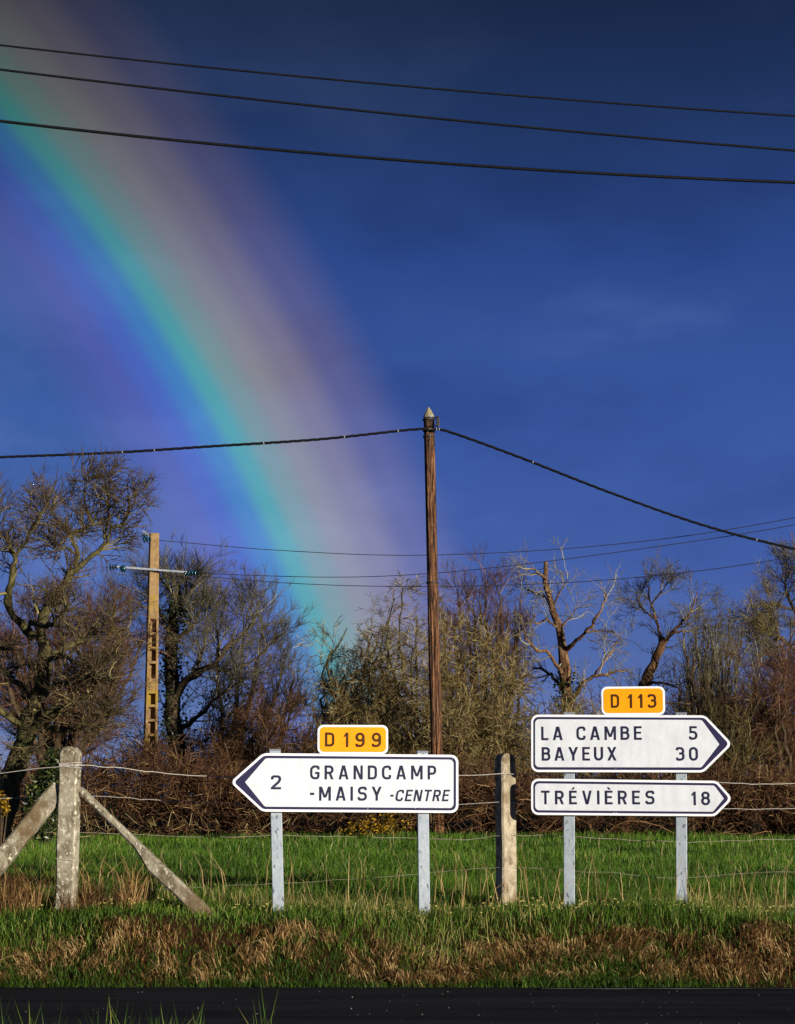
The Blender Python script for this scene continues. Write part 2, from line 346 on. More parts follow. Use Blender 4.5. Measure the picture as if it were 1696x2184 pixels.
# loose grit on the road
n = 190; gx = rng.uniform(-3.4, 3.6, n); gy = 9.6 + 2.3*rng.random(n)**1.0; gr = rng.uniform(.0014, .0034, n)*rng.choice([1,1,1.4], n)
keep = rng.random(n) < .35 + .65*(gx > -.5); gx, gy, gr = gx[keep], gy[keep], gr[keep]; n = len(gx)
oc = np.array([(1,0,0),(0,1,0),(-1,0,0),(0,-1,0),(0,0,1),(0,0,-1)], float)
V = np.stack([gx, gy, zr(gy)-.002], -1)[:,None,:] + oc[None]*gr[:,None,None]*rng.uniform(.6,1.2,(n,6,1))
of = np.array([(0,1,4),(1,2,4),(2,3,4),(3,0,4),(1,0,5),(2,1,5),(3,2,5),(0,3,5)])
M['grit'] = var_mat('grit', [(0, (.10,.10,.10)), (.6, (.22,.21,.20)), (.85, (.5,.48,.44)), (.97, (.6,.55,.45)), (1, (.5,.25,.04))])
tag(np_mesh('road_grit', V, [(of[None]+np.arange(n)[:,None,None]*6).reshape(-1,3)], M['grit'], var=np.repeat(rng.random(n),6), smooth=False), 'pale grit scattered over the dark asphalt', 'grit', kind='stuff')

# ---------------------------------------------------------------- lettering: strokes of even width, as on road signs
S = .168; HS = S/2
def rpath(pts, r, closed=False):
    """polyline with rounded corners"""
    out = []; n = len(pts); rs = r if isinstance(r, (list, tuple)) else [r]*n
    for i, p in enumerate(pts):
        if not closed and i in (0, n-1): out.append(Vector((*p, 0))); continue
        a, b_, c_ = Vector((*pts[i-1], 0)), Vector((*p, 0)), Vector((*pts[(i+1) % n], 0))
        d1, d2 = (a-b_), (c_-b_); rr = min(rs[i], d1.length*.5 if True else 9, d2.length*.5)
        if rr < 1e-4: out.append(b_); continue
        d1.normalize(); d2.normalize(); th = d1.angle(d2); rad = rr*math.tan(th/2)
        cen = b_ + (d1+d2).normalized()*(rad/math.sin(th/2)); s_ = b_ + d1*rr; e_ = b_ + d2*rr
        va, vb = s_-cen, e_-cen; tot = va.angle(vb); sg = 1 if va.cross(vb).z > 0 else -1
        for k in range(7):
            q = sg*tot*k/6; out.append(cen + Vector((va.x*math.cos(q)-va.y*math.sin(q), va.x*math.sin(q)+va.y*math.cos(q), 0)))
    return out
def ribbon(pts, w, closed=False):
    L, Rr = [], []; n = len(pts)
    for i, p in enumerate(pts):
        a = pts[(i-1) % n] if (closed or i) else None; c_ = pts[(i+1) % n] if (closed or i < n-1) else None
        t1 = (p-a).normalized() if a is not None and (p-a).length > 1e-7 else None; t2 = (c_-p).normalized() if c_ is not None and (c_-p).length > 1e-7 else None
        t1 = t1 or t2; t2 = t2 or t1
        n1, n2 = Vector((-t1.y, t1.x, 0)), Vector((-t2.y, t2.x, 0)); m_ = (n1+n2)
        m_ = m_.normalized() if m_.length > 1e-6 else n1; k = w/2/max(.5, m_.dot(n1))
        L.append(p+m_*k); Rr.append(p-m_*k)
    k = range(n if closed else n-1)
    return [(L[i], L[(i+1) % n], Rr[(i+1) % n], Rr[i]) for i in k]
def rect(x0, y0, x1, y1): return [tuple(Vector(p) for p in ((x0,y0,0),(x1,y0,0),(x1,y1,0),(x0,y1,0)))]
def para(xb, yb, xt, yt, w=S):
    hw = w/2*math.sqrt(1+((xt-xb)/(yt-yb))**2)
    return [tuple(Vector(p) for p in ((xb-hw,yb,0),(xb+hw,yb,0),(xt+hw,yt,0),(xt-hw,yt,0)))]
def rib(pts, r, closed=False): return ribbon(rpath(pts, r, closed), S, closed)
def glyph(ch):
    w = .66; a, b_ = HS, w-HS; T = 1-HS; E_ = []
    if ch == 'G': w = .68; b_ = w-HS; E_ = [rib([(b_,.70),(b_,T),(a,T),(a,HS),(b_,HS),(b_,.40)], .28), rect(.36,.38,w,.38+S*.92)]
    elif ch == 'C': E_ = [rib([(b_,.68),(b_,T),(a,T),(a,HS),(b_,HS),(b_,.32)], .28)]
    elif ch == 'R': w = .64; b_ = w-HS; E_ = [rect(0,0,S,1), rib([(S*.9,T),(b_,T),(b_,.47),(S*.9,.47)], .25), para(w-HS*1.05,0,w-.26,.42)]
    elif ch == 'P': w = .62; b_ = w-HS; E_ = [rect(0,0,S,1), rib([(S*.9,T),(b_,T),(b_,.42),(S*.9,.42)], .26)]
    elif ch == 'D': E_ = [rect(0,0,S,1), rib([(S*.9,T),(b_,T),(b_,HS),(S*.9,HS)], .30)]
    elif ch == 'B': w = .64; b_ = w-HS; E_ = [rect(0,0,S,1), rib([(S*.9,T),(b_-.03,T),(b_-.03,.53),(S*.9,.53)], .21), rib([(S*.9,.53),(b_,.53),(b_,HS),(S*.9,HS)], .21)]
    elif ch == 'S': E_ = [rib([(b_-.01,.74),(b_-.01,T),(a+.01,T),(a+.01,.52),(b_,.52),(b_,HS),(a,HS),(a,.26)], .20)]
    elif ch == 'U': E_ = [rib([(a,1),(a,HS),(b_,HS),(b_,1)], .28)]
    elif ch == 'A': w = .72; E_ = [para(HS*1.05,0,w/2-.02,1), para(w-HS*1.05,0,w/2+.02,1), rect(.17,.20,w-.17,.20+S*.85)]
    elif ch == 'V': w = .70; E_ = [para(w/2-.015,0,HS*1.05,1), para(w/2+.015,0,w-HS*1.05,1)]
    elif ch == 'N': E_ = [rect(0,0,S,1), rect(w-S,0,w,1), para(w-S*.72,0,S*.72,1,S*.95)]
    elif ch == 'M': w = .84; E_ = [rect(0,0,S,1), rect(w-S,0,w,1), para(w/2-.015,.22,S*.70,1,S*.9), para(w/2+.015,.22,w-S*.70,1,S*.9)]
    elif ch == 'E': w = .56; E_ = [rect(0,0,S,1), rect(S,0,w,S*.95), rect(S,1-S*.95,w,1), rect(S,.45,w-.05,.45+S*.9)]
    elif ch in 'ÉÈ':
        w, E_ = glyph('E'); E_ = E_ + ([para(.24,1.07,.36,1.24,.12)] if ch == 'É' else [para(.36,1.07,.22,1.24,.12)])
    elif ch == 'T': w = .62; E_ = [rect(w/2-HS,0,w/2+HS,1-S*.95), rect(0,1-S*.95,w,1)]
    elif ch == 'L': w = .52; E_ = [rect(0,0,S,1), rect(S,0,w,S*.95)]
    elif ch == 'I': w = S; E_ = [rect(0,0,S,1)]
    elif ch == 'Y': w = .72; E_ = [rect(w/2-HS,0,w/2+HS,.45), para(w/2-.005,.40,HS*1.1,1), para(w/2+.005,.40,w-HS*1.1,1)]
    elif ch == 'X': w = .68; E_ = [para(HS*1.1,0,w-HS*1.1,1), para(w-HS*1.1,0,HS*1.1,1)]
    elif ch == '-': w = .30; E_ = [rect(0,.40,w,.40+S)]
    elif ch == '0': w = .64; b_ = w-HS; E_ = [rib([(a,HS),(b_,HS),(b_,T),(a,T)], .26, True)]
    elif ch == '1': w = .36; E_ = [rect(w-S,0,w,1), para(HS*.9,.70,w-S*.9,.93,.10)]
    elif ch == '2': w = .66; E_ = [rib([(a,.70),(a,T),(b_,T),(b_,.60),(a+.03,S*.85)], [0,.24,.24,.18,0]), rect(0,0,w,S*.95)]
    elif ch == '3': w = .62; b_ = w-HS; E_ = [rib([(a,.76),(a,T),(b_-.02,T),(b_-.02,.53),(.24,.53)], .22), rib([(.24,.53),(b_,.53),(b_,HS),(a,HS),(a,.24)], .22)]
    elif ch == '5': w = .62; b_ = w-HS; E_ = [rect(.04,.48,.04+S*.9,1), rect(.04+S*.9,1-S*.95,w-.04,1), rib([(.05,.575),(b_,.575),(b_,HS),(a,HS),(a,.25)], .24)]
    elif ch == '8': w = .64; b_ = w-HS; E_ = [rib([(a+.02,.535),(b_-.02,.535),(b_-.02,T),(a+.02,T)], .21, True), rib([(a,HS),(b_,HS),(b_,.535),(a,.535)], .23, True)]
    elif ch == '9': w = .64; b_ = w-HS; E_ = [rib([(a,.45),(b_,.45),(b_,T),(a,T)], .25, True), rib([(b_,.68),(b_,HS),(a,HS),(a,.24)], .25)]
    return w, E_
def lettering(s, x0, x1, zb, h, y, mt, parent, italic=0, name='lettering'):
    """text from x0 to x1 on baseline zb, cap height h, in the plane y (front is -y)"""
    ws = [.34 if c == ' ' else glyph(c)[0] for c in s]
    tot = sum(ws)*h; gap = (x1-x0-tot-italic*h)/max(1, len(s)-1); sc = 1
    if len(s) == 1: sc = (x1-x0)/tot; gap = 0
    x = x0; k = 0
    for c, w_ in zip(s, ws):
        if c != ' ':
            mb = MB()
            for e in glyph(c)[1]:
                k += 1
                for q in e:
                    q = [(x + (p.x*sc + italic*p.y)*h, y - .0002*(k % 5), zb + p.y*h) for p in q]
                    ar = sum(q[i][0]*q[(i+1) % 4][2]-q[(i+1) % 4][0]*q[i][2] for i in range(4))
                    if ar < 0: q = q[::-1]
                    mb.add(q, [(0,1,2,3)])
            mb.build('hyphen' if c == '-' else 'letter' if c.isalpha() else 'digit', mt, parent)
        x += w_*h*sc + gap
def rounded_plate(pts, rad, y0, y1, name, mt, parent, bevel=0):
    """flat plate with outline pts (x,z), front at y0, back at y1"""
    p = rpath(pts, rad, True)
    if sum(p[i].x*p[(i+1) % len(p)].y-p[(i+1) % len(p)].x*p[i].y for i in range(len(p))) < 0: p = p[::-1]
    n = len(p); v = [(q.x, y0, q.y) for q in p] + [(q.x, y1, q.y) for q in p]
    f = [tuple(range(n)), tuple(reversed(range(n, 2*n)))] + [(i, n+i, n+(i+1) % n, (i+1) % n) for i in range(n)]
    f[0] = tuple(range(n))
    return MB().add(v, f).build(name, mt, parent, bevel)
def inset_line(pts, d):
    """inward offset of a convex outline"""
    n = len(pts); area = sum(pts[i][0]*pts[(i+1) % n][1]-pts[(i+1) % n][0]*pts[i][1] for i in range(n)); sg = 1 if area > 0 else -1; out = []
    for i in range(n):
        p0, p1, p2 = (Vector(pts[i-1]), Vector(pts[i]), Vector(pts[(i+1) % n]))
        t1, t2 = (p1-p0).normalized(), (p2-p1).normalized(); n1, n2 = Vector((-t1.y, t1.x))*sg, Vector((-t2.y, t2.x))*sg
        mdir = (n1+n2).normalized(); out.append(tuple(p1 + mdir*(d/mdir.dot(n1))))
    return out

# ---------------------------------------------------------------- direction signs
def sign(depth, yaw, cx, crop, label, posts, panels, plate):
    x_, y_, s_ = crop
    g = gpos(cx, depth)
    root = empty('direction_sign', g, label, 'road sign', 'direction signs on the verge', yaw)
    def L(zx, zy):                      # place in the close-up -> (x, z) on the sign
        p = P((x_ + zx/s_)*.8738, (y_ + zy/s_)*.8738, depth); return ((p.x-g.x)/math.cos(yaw), p.z-g.z)
    for bx, by, tx, ty in posts:        # galvanised box posts in picture units
        pb, pt = P(bx, by, depth), P(tx, ty, depth)
        lb = Vector(((pb.x-g.x)/math.cos(yaw), .062, -.12)); lt = Vector(((pt.x-g.x)/math.cos(yaw), .062, pt.z-g.z))
        po = MB().bar(lb, lt, .079, .05).build('post', M['galv'], root, .004)
        MB().bar(lt+Vector((0,0,-.002)), lt+Vector((0,0,.012)), .083, .054).build('post_cap', M['signback'], root, .003)
    for pn in panels:
        out = [L(*q) for q in pn['outer']]; rad = pn['rad']
        pan = rounded_plate(out, rad, 0, .030, 'arrow_panel', M['signback'], root)
        rounded_plate(out, rad, -.003, -.0005, 'rim', M['rim'], pan)
        rounded_plate(inset_line(out, .0165), [max(.012, r*.72) for r in rad], -.005, -.0031, 'border', M['navy'], pan)
        rounded_plate([L(*q) for q in pn['inner']], pn['irad'], -.007, -.0051, 'face', M['white'], pan)
        for txt in pn['text']:
            s, x0, x1, yt, yb = txt[:5]; a, b2 = L(x0, yb), L(x1, yt)
            lettering(s, a[0], b2[0], a[1], b2[1]-a[1], -.0085, M['ink'], pan, txt[5] if len(txt) > 5 else 0)
        zc = sum(q[1] for q in out)/len(out)
        for bx, by, tx, ty in posts:    # clamps that hold the panel to the posts
            px = (P((bx+tx)/2, by, depth).x - g.x)/math.cos(yaw)
            MB().box((px-.065, .0305, zc-.018), (px+.065, .0365, zc+.018)).build('clamp', M['signback'], pan)
    x0, y0, x1, y1, rr = plate['box']; a, b2 = L(x0, y1), L(x1, y0)
    out = [a, (b2[0], a[1]), b2, (a[0], b2[1])]
    pl = rounded_plate(out, [rr]*4, .002, .028, 'route_plate', M['signback'], root)
    rounded_plate(out, [rr]*4, -.001, .0015, 'rim', M['rim'], pl)
    rounded_plate(inset_line(out, .0145), [rr*.75]*4, -.003, -.0011, 'face', M['orange'], pl)
    for s, tx0, tx1, ty0, ty1 in plate['text']:
        q0, q1 = L(tx0, ty1), L(tx1, ty0); lettering(s, q0[0], q1[0], q0[1], q1[1]-q0[1], -.0045, M['brown_ink'], pl)
    for k in (.3, .7):                  # straps that carry the route plate on the panel below
        xx = a[0] + (b2[0]-a[0])*k; MB().box((xx-.018, .0285, a[1]-.10), (xx+.018, .034, b2[1]-.05)).build('strap', M['signback'], pl)
    return root
left = sign(12.8, R(6), 735, (560, 1760, 2.924), 'white left-pointing arrow sign with orange D 199 plate on two galvanised posts',
    [(597, 1955, 588, 1601), (908, 1965, 903, 1604)],
    [dict(outer=[(15,437),(245,231),(1637,240),(1637,657),(238,646)], rad=[.035,.03,.052,.052,.03],
          inner=[(118,437),(264,267),(1602,274),(1602,622),(257,611)], irad=[.004,.012,.030,.030,.012],
          text=[('2',300,373,388,488), ('GRANDCAMP',577,1477,317,417), ('-MAISY',577,1087,468,569), ('-CENTRE',1140,1578,490,573,.2)])],
    dict(box=(630,28,1133,236,.042), text=[('D',683,750,82,183), ('199',812,1082,82,186)]))
right = sign(13.15, R(-7), 1335, (1280, 1660, 3.2615), 'two stacked white right-pointing arrow panels with orange D 113 plate on galvanised posts',
    [(1215, 1950, 1215, 1521), (1452, 1955, 1451, 1523)],
    [dict(outer=[(62,271),(1427,285),(1637,512),(1415,737),(62,731)], rad=[.052,.03,.038,.03,.052],
          inner=[(93,308),(1400,321),(1537,514),(1398,697),(93,692)], irad=[.03,.012,.004,.012,.03],
          text=[('LA CAMBE',143,932,368,477), ('5',1303,1366,370,478), ('BAYEUX',147,735,532,641), ('30',1202,1370,535,644)]),
     dict(outer=[(62,784),(1517,803),(1640,944),(1505,1084),(62,1074)], rad=[.052,.028,.038,.028,.052],
          inner=[(93,822),(1497,840),(1572,943),(1488,1048),(93,1037)], irad=[.03,.012,.004,.012,.03],
          text=[('TRÉVIÈRES',143,1032,880,990), ('18',1318,1464,888,997)])],
    dict(box=(620,52,1112,279,.042), text=[('D',692,755,113,221), ('113',820,1047,113,223)]))

# ---------------------------------------------------------------- fence posts
def round_post(name, x, d, ytop, ybot, w, dep, rz, mt, label, lean=0):
    g = gpos(x, d); top = P(x, ytop, d).z - g.z
    root = empty(name, g, label, 'fence post', 'concrete fence posts', rz)
    # rounded-top slab: outline in x-z, extruded in y, with rough edges
    rs = np.random.default_rng(int(x)); hw = w/2; out = []
    nz = 16
    for k in range(nz): out.append((hw*(1+.03*rs.normal()) if 0 < k else hw, -.25 + (top-hw*.9+.25)*k/(nz-1)))
    for k in range(1, 12): a = math.pi*k/12; out.append((hw*math.cos(a), top-hw*.9 + hw*.9*math.sin(a)))
    for k in range(nz-1, -1, -1): out.append((-hw*(1+.03*rs.normal()), -.25 + (top-hw*.9+.25)*k/(nz-1)))
    n = len(out); c = .012
    rings = [(-dep/2, c), (-dep/2+c, 0), (dep/2-c, 0), (dep/2, c)]; v = []
    for yy, ins in rings:
        for (px, pz) in out:
            s = 1-ins/hw; v.append((px*s, yy, pz if pz < top-hw else top-hw+(pz-top+hw)*s))
    f = [tuple(range(n)), tuple(reversed(range(3*n, 4*n)))]
    for r_ in range(3): f += [(r_*n+i, (r_+1)*n+i, (r_+1)*n+(i+1) % n, r_*n+(i+1) % n) for i in range(n)]
    MB().add(v, f).build('shaft', mt, root)
    return root, g, top
fpL, gL, topL = round_post('fence_post', 145, 13.0, 1592, 1915, .138, .11, R(-9), M['concrete'], 'lichen-spotted round-topped concrete post braced by two struts')
fpR, gR, topR = round_post('fence_post', 1079, 13.45, 1607, 1945, .118, .125, R(25), M['concrete2'], 'bare pale concrete post between the two direction signs')
def strut(p0, p1, w0, w1, d, parent, front=(0,-1,0), taper_at=None):
    """rough concrete strut, in steps so its edges are uneven"""
    rs = np.random.default_rng(int(abs(p0[0]*977)) % 1000); n = 14; inv = parent.matrix_basis.inverted(); p0, p1 = Vector(p0), Vector(p1)
    t = (p1-p0).normalized(); fr = Vector(front); fr = (fr-t*fr.dot(t)).normalized(); sd_ = fr.cross(t); v = []
    for i in range(n+1):
        k = i/n; w = w0+(w1-w0)*k
        if taper_at is not None: q_ = min(1, max(0, (k-taper_at+.04)/.10)); w = w0 + .012*k + (w1-w0)*q_*q_*(3-2*q_)
        w *= 1+.04*rs.normal(); dd = d*(1+.06*rs.normal()); c = p0+(p1-p0)*k
        if taper_at is not None: c = c + sd_*((w1-w)/2*(1 if sd_.z > 0 else -1))
        ch = .014
        for a, b_ in ((-1,1),(1,1),(1,-1),(-1,-1)):
            for q in ((a*(w/2-ch*(b_ == a)) , b_*(dd/2-ch*(b_ != a))), (a*(w/2-ch*(b_ != a)), b_*(dd/2-ch*(b_ == a)))):
                v.append(inv @ (c + sd_*q[0] + fr*q[1]))
    f = [tuple(reversed(range(8))), tuple(n*8+k for k in range(8))] + [(i*8+k, i*8+(k+1) % 8, (i+1)*8+(k+1) % 8, (i+1)*8+k) for i in range(n) for k in range(8)]
    return MB().add(v, f).build('strut', M['concrete'], parent)
bpy.context.view_layer.update()
strut(P(166, 1690, 13.05), P(452, 1962, 12.75), .046, .094, .10, fpL, taper_at=.5)  # upper half narrower, its top edge in line with the lower half
strut(P(128, 1680, 13.05), P(-70, 1925, 12.85), .125, .128, .10, fpL)
# tie wires wound round the left post
def tie(z, turns, r, parent, seed):
    rs = random.Random(seed); pts = []
    hw, hd = .138/2+.004, .055+.004
    for k in range(int(turns*16)+1):
        a = 2*math.pi*k/16; c, s = math.cos(a), math.sin(a); q = max(abs(c)/hw, abs(s)/hd)
        pts.append((c/q, s/q, z + .013*math.sin(a*.53+seed) + rs.uniform(-.002,.002)))
    MB().tube(pts, r, 5).build('tie_wire', M['wire'], parent)
zt = P(145, 1630, 13).z - gL.z; tie(zt, 3.2, .0045, fpL, 1); tie(zt-.014, 2.2, .004, fpL, 4)
tie(P(145, 1832, 13).z - gL.z, 1.2, .0038, fpL, 7)

# fence wires: slack strands from beyond the left edge past both posts and beyond the right edge
def strand(name, px, d, r, label, cat, group, wob=.004, n=70, mt='wire', sides=5, seed=0, barbs=False):
    rs = np.random.default_rng(seed); q = spline([P(x, y, dd if dd else d) for x, y, *rest in px for dd in [(rest[0] if rest else None)]], n)
    q[:, 2] += np.convolve(rs.normal(0, wob, n), [.25,.5,.25], 'same'); mb = MB().tube([Vector(p) for p in q], r, sides)
    o = mb.build(name, M[mt], None, smooth=True); return tag(o, label, cat, group)
FW = 'wires strung between the fence posts'
strand('fence_wire', [(-420,1740,13.3),(-100,1665,13.1),(130,1634,12.95),(166,1632,12.95),(300,1643,13.05),(455,1656,13.15),(760,1662,13.3),(1045,1651,13.36),(1100,1651,13.38),(1350,1662),(1545,1670),(1696,1671),(2100,1664)], 13.4, .0031, 'topmost fence wire, wound round the head of the lichened post', 'fence wire', FW, .006, 110, seed=1)
strand('fence_wire', [(-420,1705),(0,1703),(170,1698),(290,1703),(390,1710),(760,1722),(1045,1713),(1100,1712),(1350,1722),(1550,1725),(1696,1725),(2100,1716)], 13.4, .0024, 'second fence wire from the top', 'fence wire', FW, .004, 100, seed=2)
strand('fence_wire', [(-420,1775),(0,1774),(170,1776),(440,1786),(600,1782),(760,1785),(985,1791),(1055,1783),(1160,1782),(1300,1789),(1440,1796),(1560,1793),(1696,1791),(2100,1790)], 13.4, .0021, 'third fence wire, level with the foot of the hedge', 'fence wire', FW, .005, 110, 'wire_dull', seed=3)
strand('fence_wire', [(-420,1880),(0,1888),(250,1897),(405,1893),(580,1885),(740,1876),(890,1865),(1055,1851),(1250,1858),(1440,1871),(1696,1860),(2100,1868)], 13.4, .0015, 'lowest fence wire, sagging low over the grass', 'fence wire', FW, .005, 110, 'wire_dull', seed=4)

# ---------------------------------------------------------------- wooden pole and its cables
DP = 37.5
pb, pt = P(935, 1790, DP), P(915, 888, DP); pb.z = float(gz(pb.x, DP))
wp = empty('wooden_pole', pb, 'tall weathered wooden utility pole with pointed top and black cables', 'utility pole')
def loc(p): return Vector(p) - pb
ax = (pt-pb); Lp = ax.length; axn = ax.normalized(); u0 = axn.cross(Vector((0,1,0))).normalized(); w0 = u0.cross(axn)
rs = np.random.default_rng(3); ns_, nr = 26, 70; v = []
amp = 1 - .17*np.clip(rs.normal(0, 1, ns_), 0, 2)             # lengthwise checks and flats in the trunk
for i in range(nr+1):
    k = i/nr
    if i % 9 == 0: tgt = 1 - .19*np.clip(rs.normal(0, 1, ns_), 0, 2)
    amp = amp*.86 + tgt*.14
    for j in range(ns_):
        a = 2*math.pi*j/ns_; r_ = (.126-.012*k)*amp[j]; v.append(ax*k*(1+.5/Lp) - axn*.5 + u0*r_*math.cos(a) + w0*r_*math.sin(a))
f = [(i*ns_+j, i*ns_+(j+1) % ns_, (i+1)*ns_+(j+1) % ns_, (i+1)*ns_+j) for i in range(nr) for j in range(ns_)] + [tuple(nr*ns_+j for j in range(ns_))]
MB().add(v, f).build('shaft', M['wood'], wp)
tl = loc(pt)
MB().lathe([(.118,-.03),(.120,.0),(.06,.12),(.012,.20)], tl, axn, 10).build('cap', M['cap_metal'], wp)
def pp(x, y, dd=0): return loc(P(x, y, DP+dd))
def band(y, hgt, mt):
    c = pp(914+(y-880)*.0225, y); MB().lathe([(.128,-hgt/2),(.131,-hgt/2+.004),(.131,hgt/2-.004),(.128,hgt/2)], c, axn, 16).build('band', M[mt], wp)
band(918, .045, 'iron'); band(931, .04, 'iron'); band(895, .03, 'iron'); band(1243, .03, 'iron')
br = MB(); br.tube([pp(921,890,-.12), pp(934,889,-.16)], .012); br.tube([pp(921,897,-.12), pp(933,891,-.16)], .010); br.build('bracket', M['iron'], wp)
MB().hexa([pp(930,907,-.19), pp(938,911,-.19), pp(938,911,-.13), pp(930,907,-.13), pp(932,889,-.17), pp(937,888,-.17), pp(937,888,-.14), pp(932,889,-.14)]).build('anchor_clamp', M['iron'], wp, .008)
MB().box(tuple(pp(917,889.5,-.135)), tuple(pp(923,886,-.125))).build('number_plate', M['arm_steel'], wp)
MB().tube([pp(888,918,-.12), pp(905,912,-.14), pp(922,908,-.15), pp(934,909,-.16)], .012, 6).build('jumper_cable', M['cable_black'], wp)
def twisted(px, d, label, seed, r=.0155, hel=.016, pitch=.62):
    q = spline([P(x, y, d) for x, y in px], 360); mb = MB(); rs = random.Random(seed)
    seg = np.concatenate([[0], np.cumsum(np.linalg.norm(np.diff(q, axis=0), axis=1))])
    for s in range(3):
        pts = []
        for i in range(len(q)):
            a = 2*math.pi*(seg[i]/pitch + s/3); t_ = Vector(q[min(i+1,359)]-q[max(i-1,0)]).normalized(); u = t_.cross(Vector((0,0,1))).normalized(); w = u.cross(t_)
            pts.append(Vector(q[i]) + (u*math.cos(a)+w*math.sin(a))*hel)
        mb.tube(pts, r, 6)
    o = mb.build('twisted_cable', M['cable_black'], None, smooth=True)
    for k in range(7 if seed == 1 else 8):      # pale rings standing in for glints on the twisted bundle
        i = int(rs.uniform(8, 350)); p = Vector(q[i]); t_ = Vector(q[i+1]-q[i-1]).normalized()
        MB().lathe([(.030,-.010),(.033,-.008),(.033,.008),(.030,.010)], p, t_, 8).build('cable_glint', M['arm_steel'], o)
    return tag(o, label, 'cable', 'twisted cables on the wooden pole')
twisted([(-520,988),(-200,983),(0,975),(230,966),(450,952),(680,937),(880,916),(916,917)], DP-.16, 'thick twisted black cable running left from the wooden pole', 1)
twisted([(920,917),(955,920),(1100,972),(1300,1050),(1500,1120),(1696,1171),(2000,1235),(2350,1290)], DP-.16, 'thick twisted black cable dropping right from the wooden pole', 2)
# three heavy cables high over the road
def qline(p0, p1, p2, xs_):
    A = np.polyfit([p0[0],p1[0],p2[0]], [p0[1],p1[1],p2[1]], 2); return [(x, float(np.polyval(A, x))) for x in xs_]
XS = list(range(-800, 2600, 200)); OG = 'cables crossing the upper sky'
strand('overhead_cable', qline((0,96),(848,182),(1696,247), XS), 16, .0095, 'topmost of the three black cables crossing the upper sky', 'cable', OG, 0, 60, 'cable_black', 7)
strand('overhead_cable', qline((0,148),(848,244),(1696,321), XS), 16, .0115, 'middle of the three black cables crossing the upper sky', 'cable', OG, 0, 60, 'cable_black', 7)
strand('overhead_cable', qline((0,258),(848,341),(1696,389), XS), 16, .0145, 'lowest and thickest of the three cables crossing the upper sky', 'cable', OG, 0, 60, 'cable_black', 7)

# ---------------------------------------------------------------- concrete ladder pole with insulators
DC = 42.0
cb = P(319, 1700, DC); cb.z = float(gz(cb.x, DC)); ct = P(329, 1138, DC)
cpole = empty('concrete_pole', cb, 'ochre concrete power pole with ladder recesses and white crossarm', 'utility pole', None, R(15))
Hc = ct.z - cb.z; leanx = (ct.x - cb.x)
def half(z): k = z/Hc; return .160 - .056*k, .20 - .07*k          # half width, half depth
def skew(mb):   # lean of the whole pole, in its own turned frame
    mb.v = [(x + leanx*math.cos(R(15))*z/Hc, y - leanx*math.sin(R(15))*z/Hc, z) for x, y, z in mb.v]; return mb
def zy(y): return P(320, y, DC).z - cb.z
def piece(name, z0, z1, fx0, fx1, fy0, fy1, bevel=.006):
    (a0, d0), (a1, d1) = half(z0), half(z1)
    return skew(MB().tbox(z0, z1, fx0*a0, fx1*a0, fy0*d0, fy1*d0, fx0*a1, fx1*a1, fy0*d1, fy1*d1)).build(name, M['pole_concrete'], cpole, bevel)
zr0 = zy(1322)
piece('shaft', zr0, Hc, -1, 1, -1, 1, .02)
piece('web', -.4, zr0, -.58, .58, .10, .42, 0)
for sx in (-1, 1): piece('rail', -.4, zr0, -1 if sx < 0 else .58, -.58 if sx < 0 else 1, -1, 1)
z = zr0 - .334; zs0, zs1 = zy(1480), zy(1448)
while z > .1:
    if not zs0 < z < zs1 + .1: piece('rung', z-.03, z+.03, -.575, .575, -.9, .095, .004)
    z -= .334
piece('filler', zs0, zs1, -.575, .575, -.95, .095, .004)
def cl(x, y, dd=0):
    p = P(x, y, DC+dd) - cb; c, s = math.cos(-R(15)), math.sin(-R(15)); return Vector((p.x*c-p.y*s, p.x*s+p.y*c, p.z))
def insul(p, axis, n=3):
    mb = MB(); prof = []
    for k in range(n): h = k*.07; prof += [(.022,h),(.070,h+.012),(.062,h+.035),(.025,h+.045)]
    mb.lathe(prof, p, axis, 12); return mb.build('insulator', M['glass'], cpole, smooth=True)
arm = MB().bar(cl(250,1209,-.22), cl(405,1221,-.22), .048, .05, (0,-1,0)).build('crossarm', M['arm_steel'], cpole, .004)
insul(cl(250,1209,-.22), cl(220,1213,-.3)-cl(250,1209,-.22)); insul(cl(262,1211,-.25), Vector((0,-.3,-.2)), 2)
insul(cl(403,1221,-.22), cl(430,1224,-.25)-cl(405,1221,-.22)); insul(cl(404,1223,-.22), cl(370,1228,-.2)-cl(404,1223,-.22), 2)
tb = MB().tube([cl(322,1150,-.05), cl(314,1138,-.1), cl(304,1133,-.12)], .022, 6).build('top_bracket', M['arm_steel'], cpole)
insul(cl(322,1150,-.12), cl(300,1152,-.2)-cl(322,1150,-.12)); insul(cl(309,1140,-.1), Vector((0,0,-1)), 2)
HG = 'thin power lines from the concrete pole'
strand('power_line', [(334,1152,42),(600,1174,41),(905,1184,40),(1300,1162,38.5),(1696,1104,37),(2300,970,35)], 42, .0085, 'uppermost thin power line from the top of the concrete pole', 'power line', HG, 0, 80, 'cable_grey', 5)
strand('power_line', [(418,1223,41.8),(700,1231,41),(905,1224,40),(1120,1203,39),(1400,1166,38),(1696,1119,37),(2300,1000,35)], 42, .0085, 'middle thin power line from the right end of the crossarm', 'power line', HG, 0, 80, 'cable_grey', 5)
strand('power_line', [(396,1226,41.8),(640,1245,41),(905,1251,40),(1200,1243,39),(1450,1222,38),(1696,1187,37),(2300,1080,35)], 42, .0085, 'lowest thin power line, passing in front of the round bushy tree', 'power line', HG, 0, 80, 'cable_grey', 5)

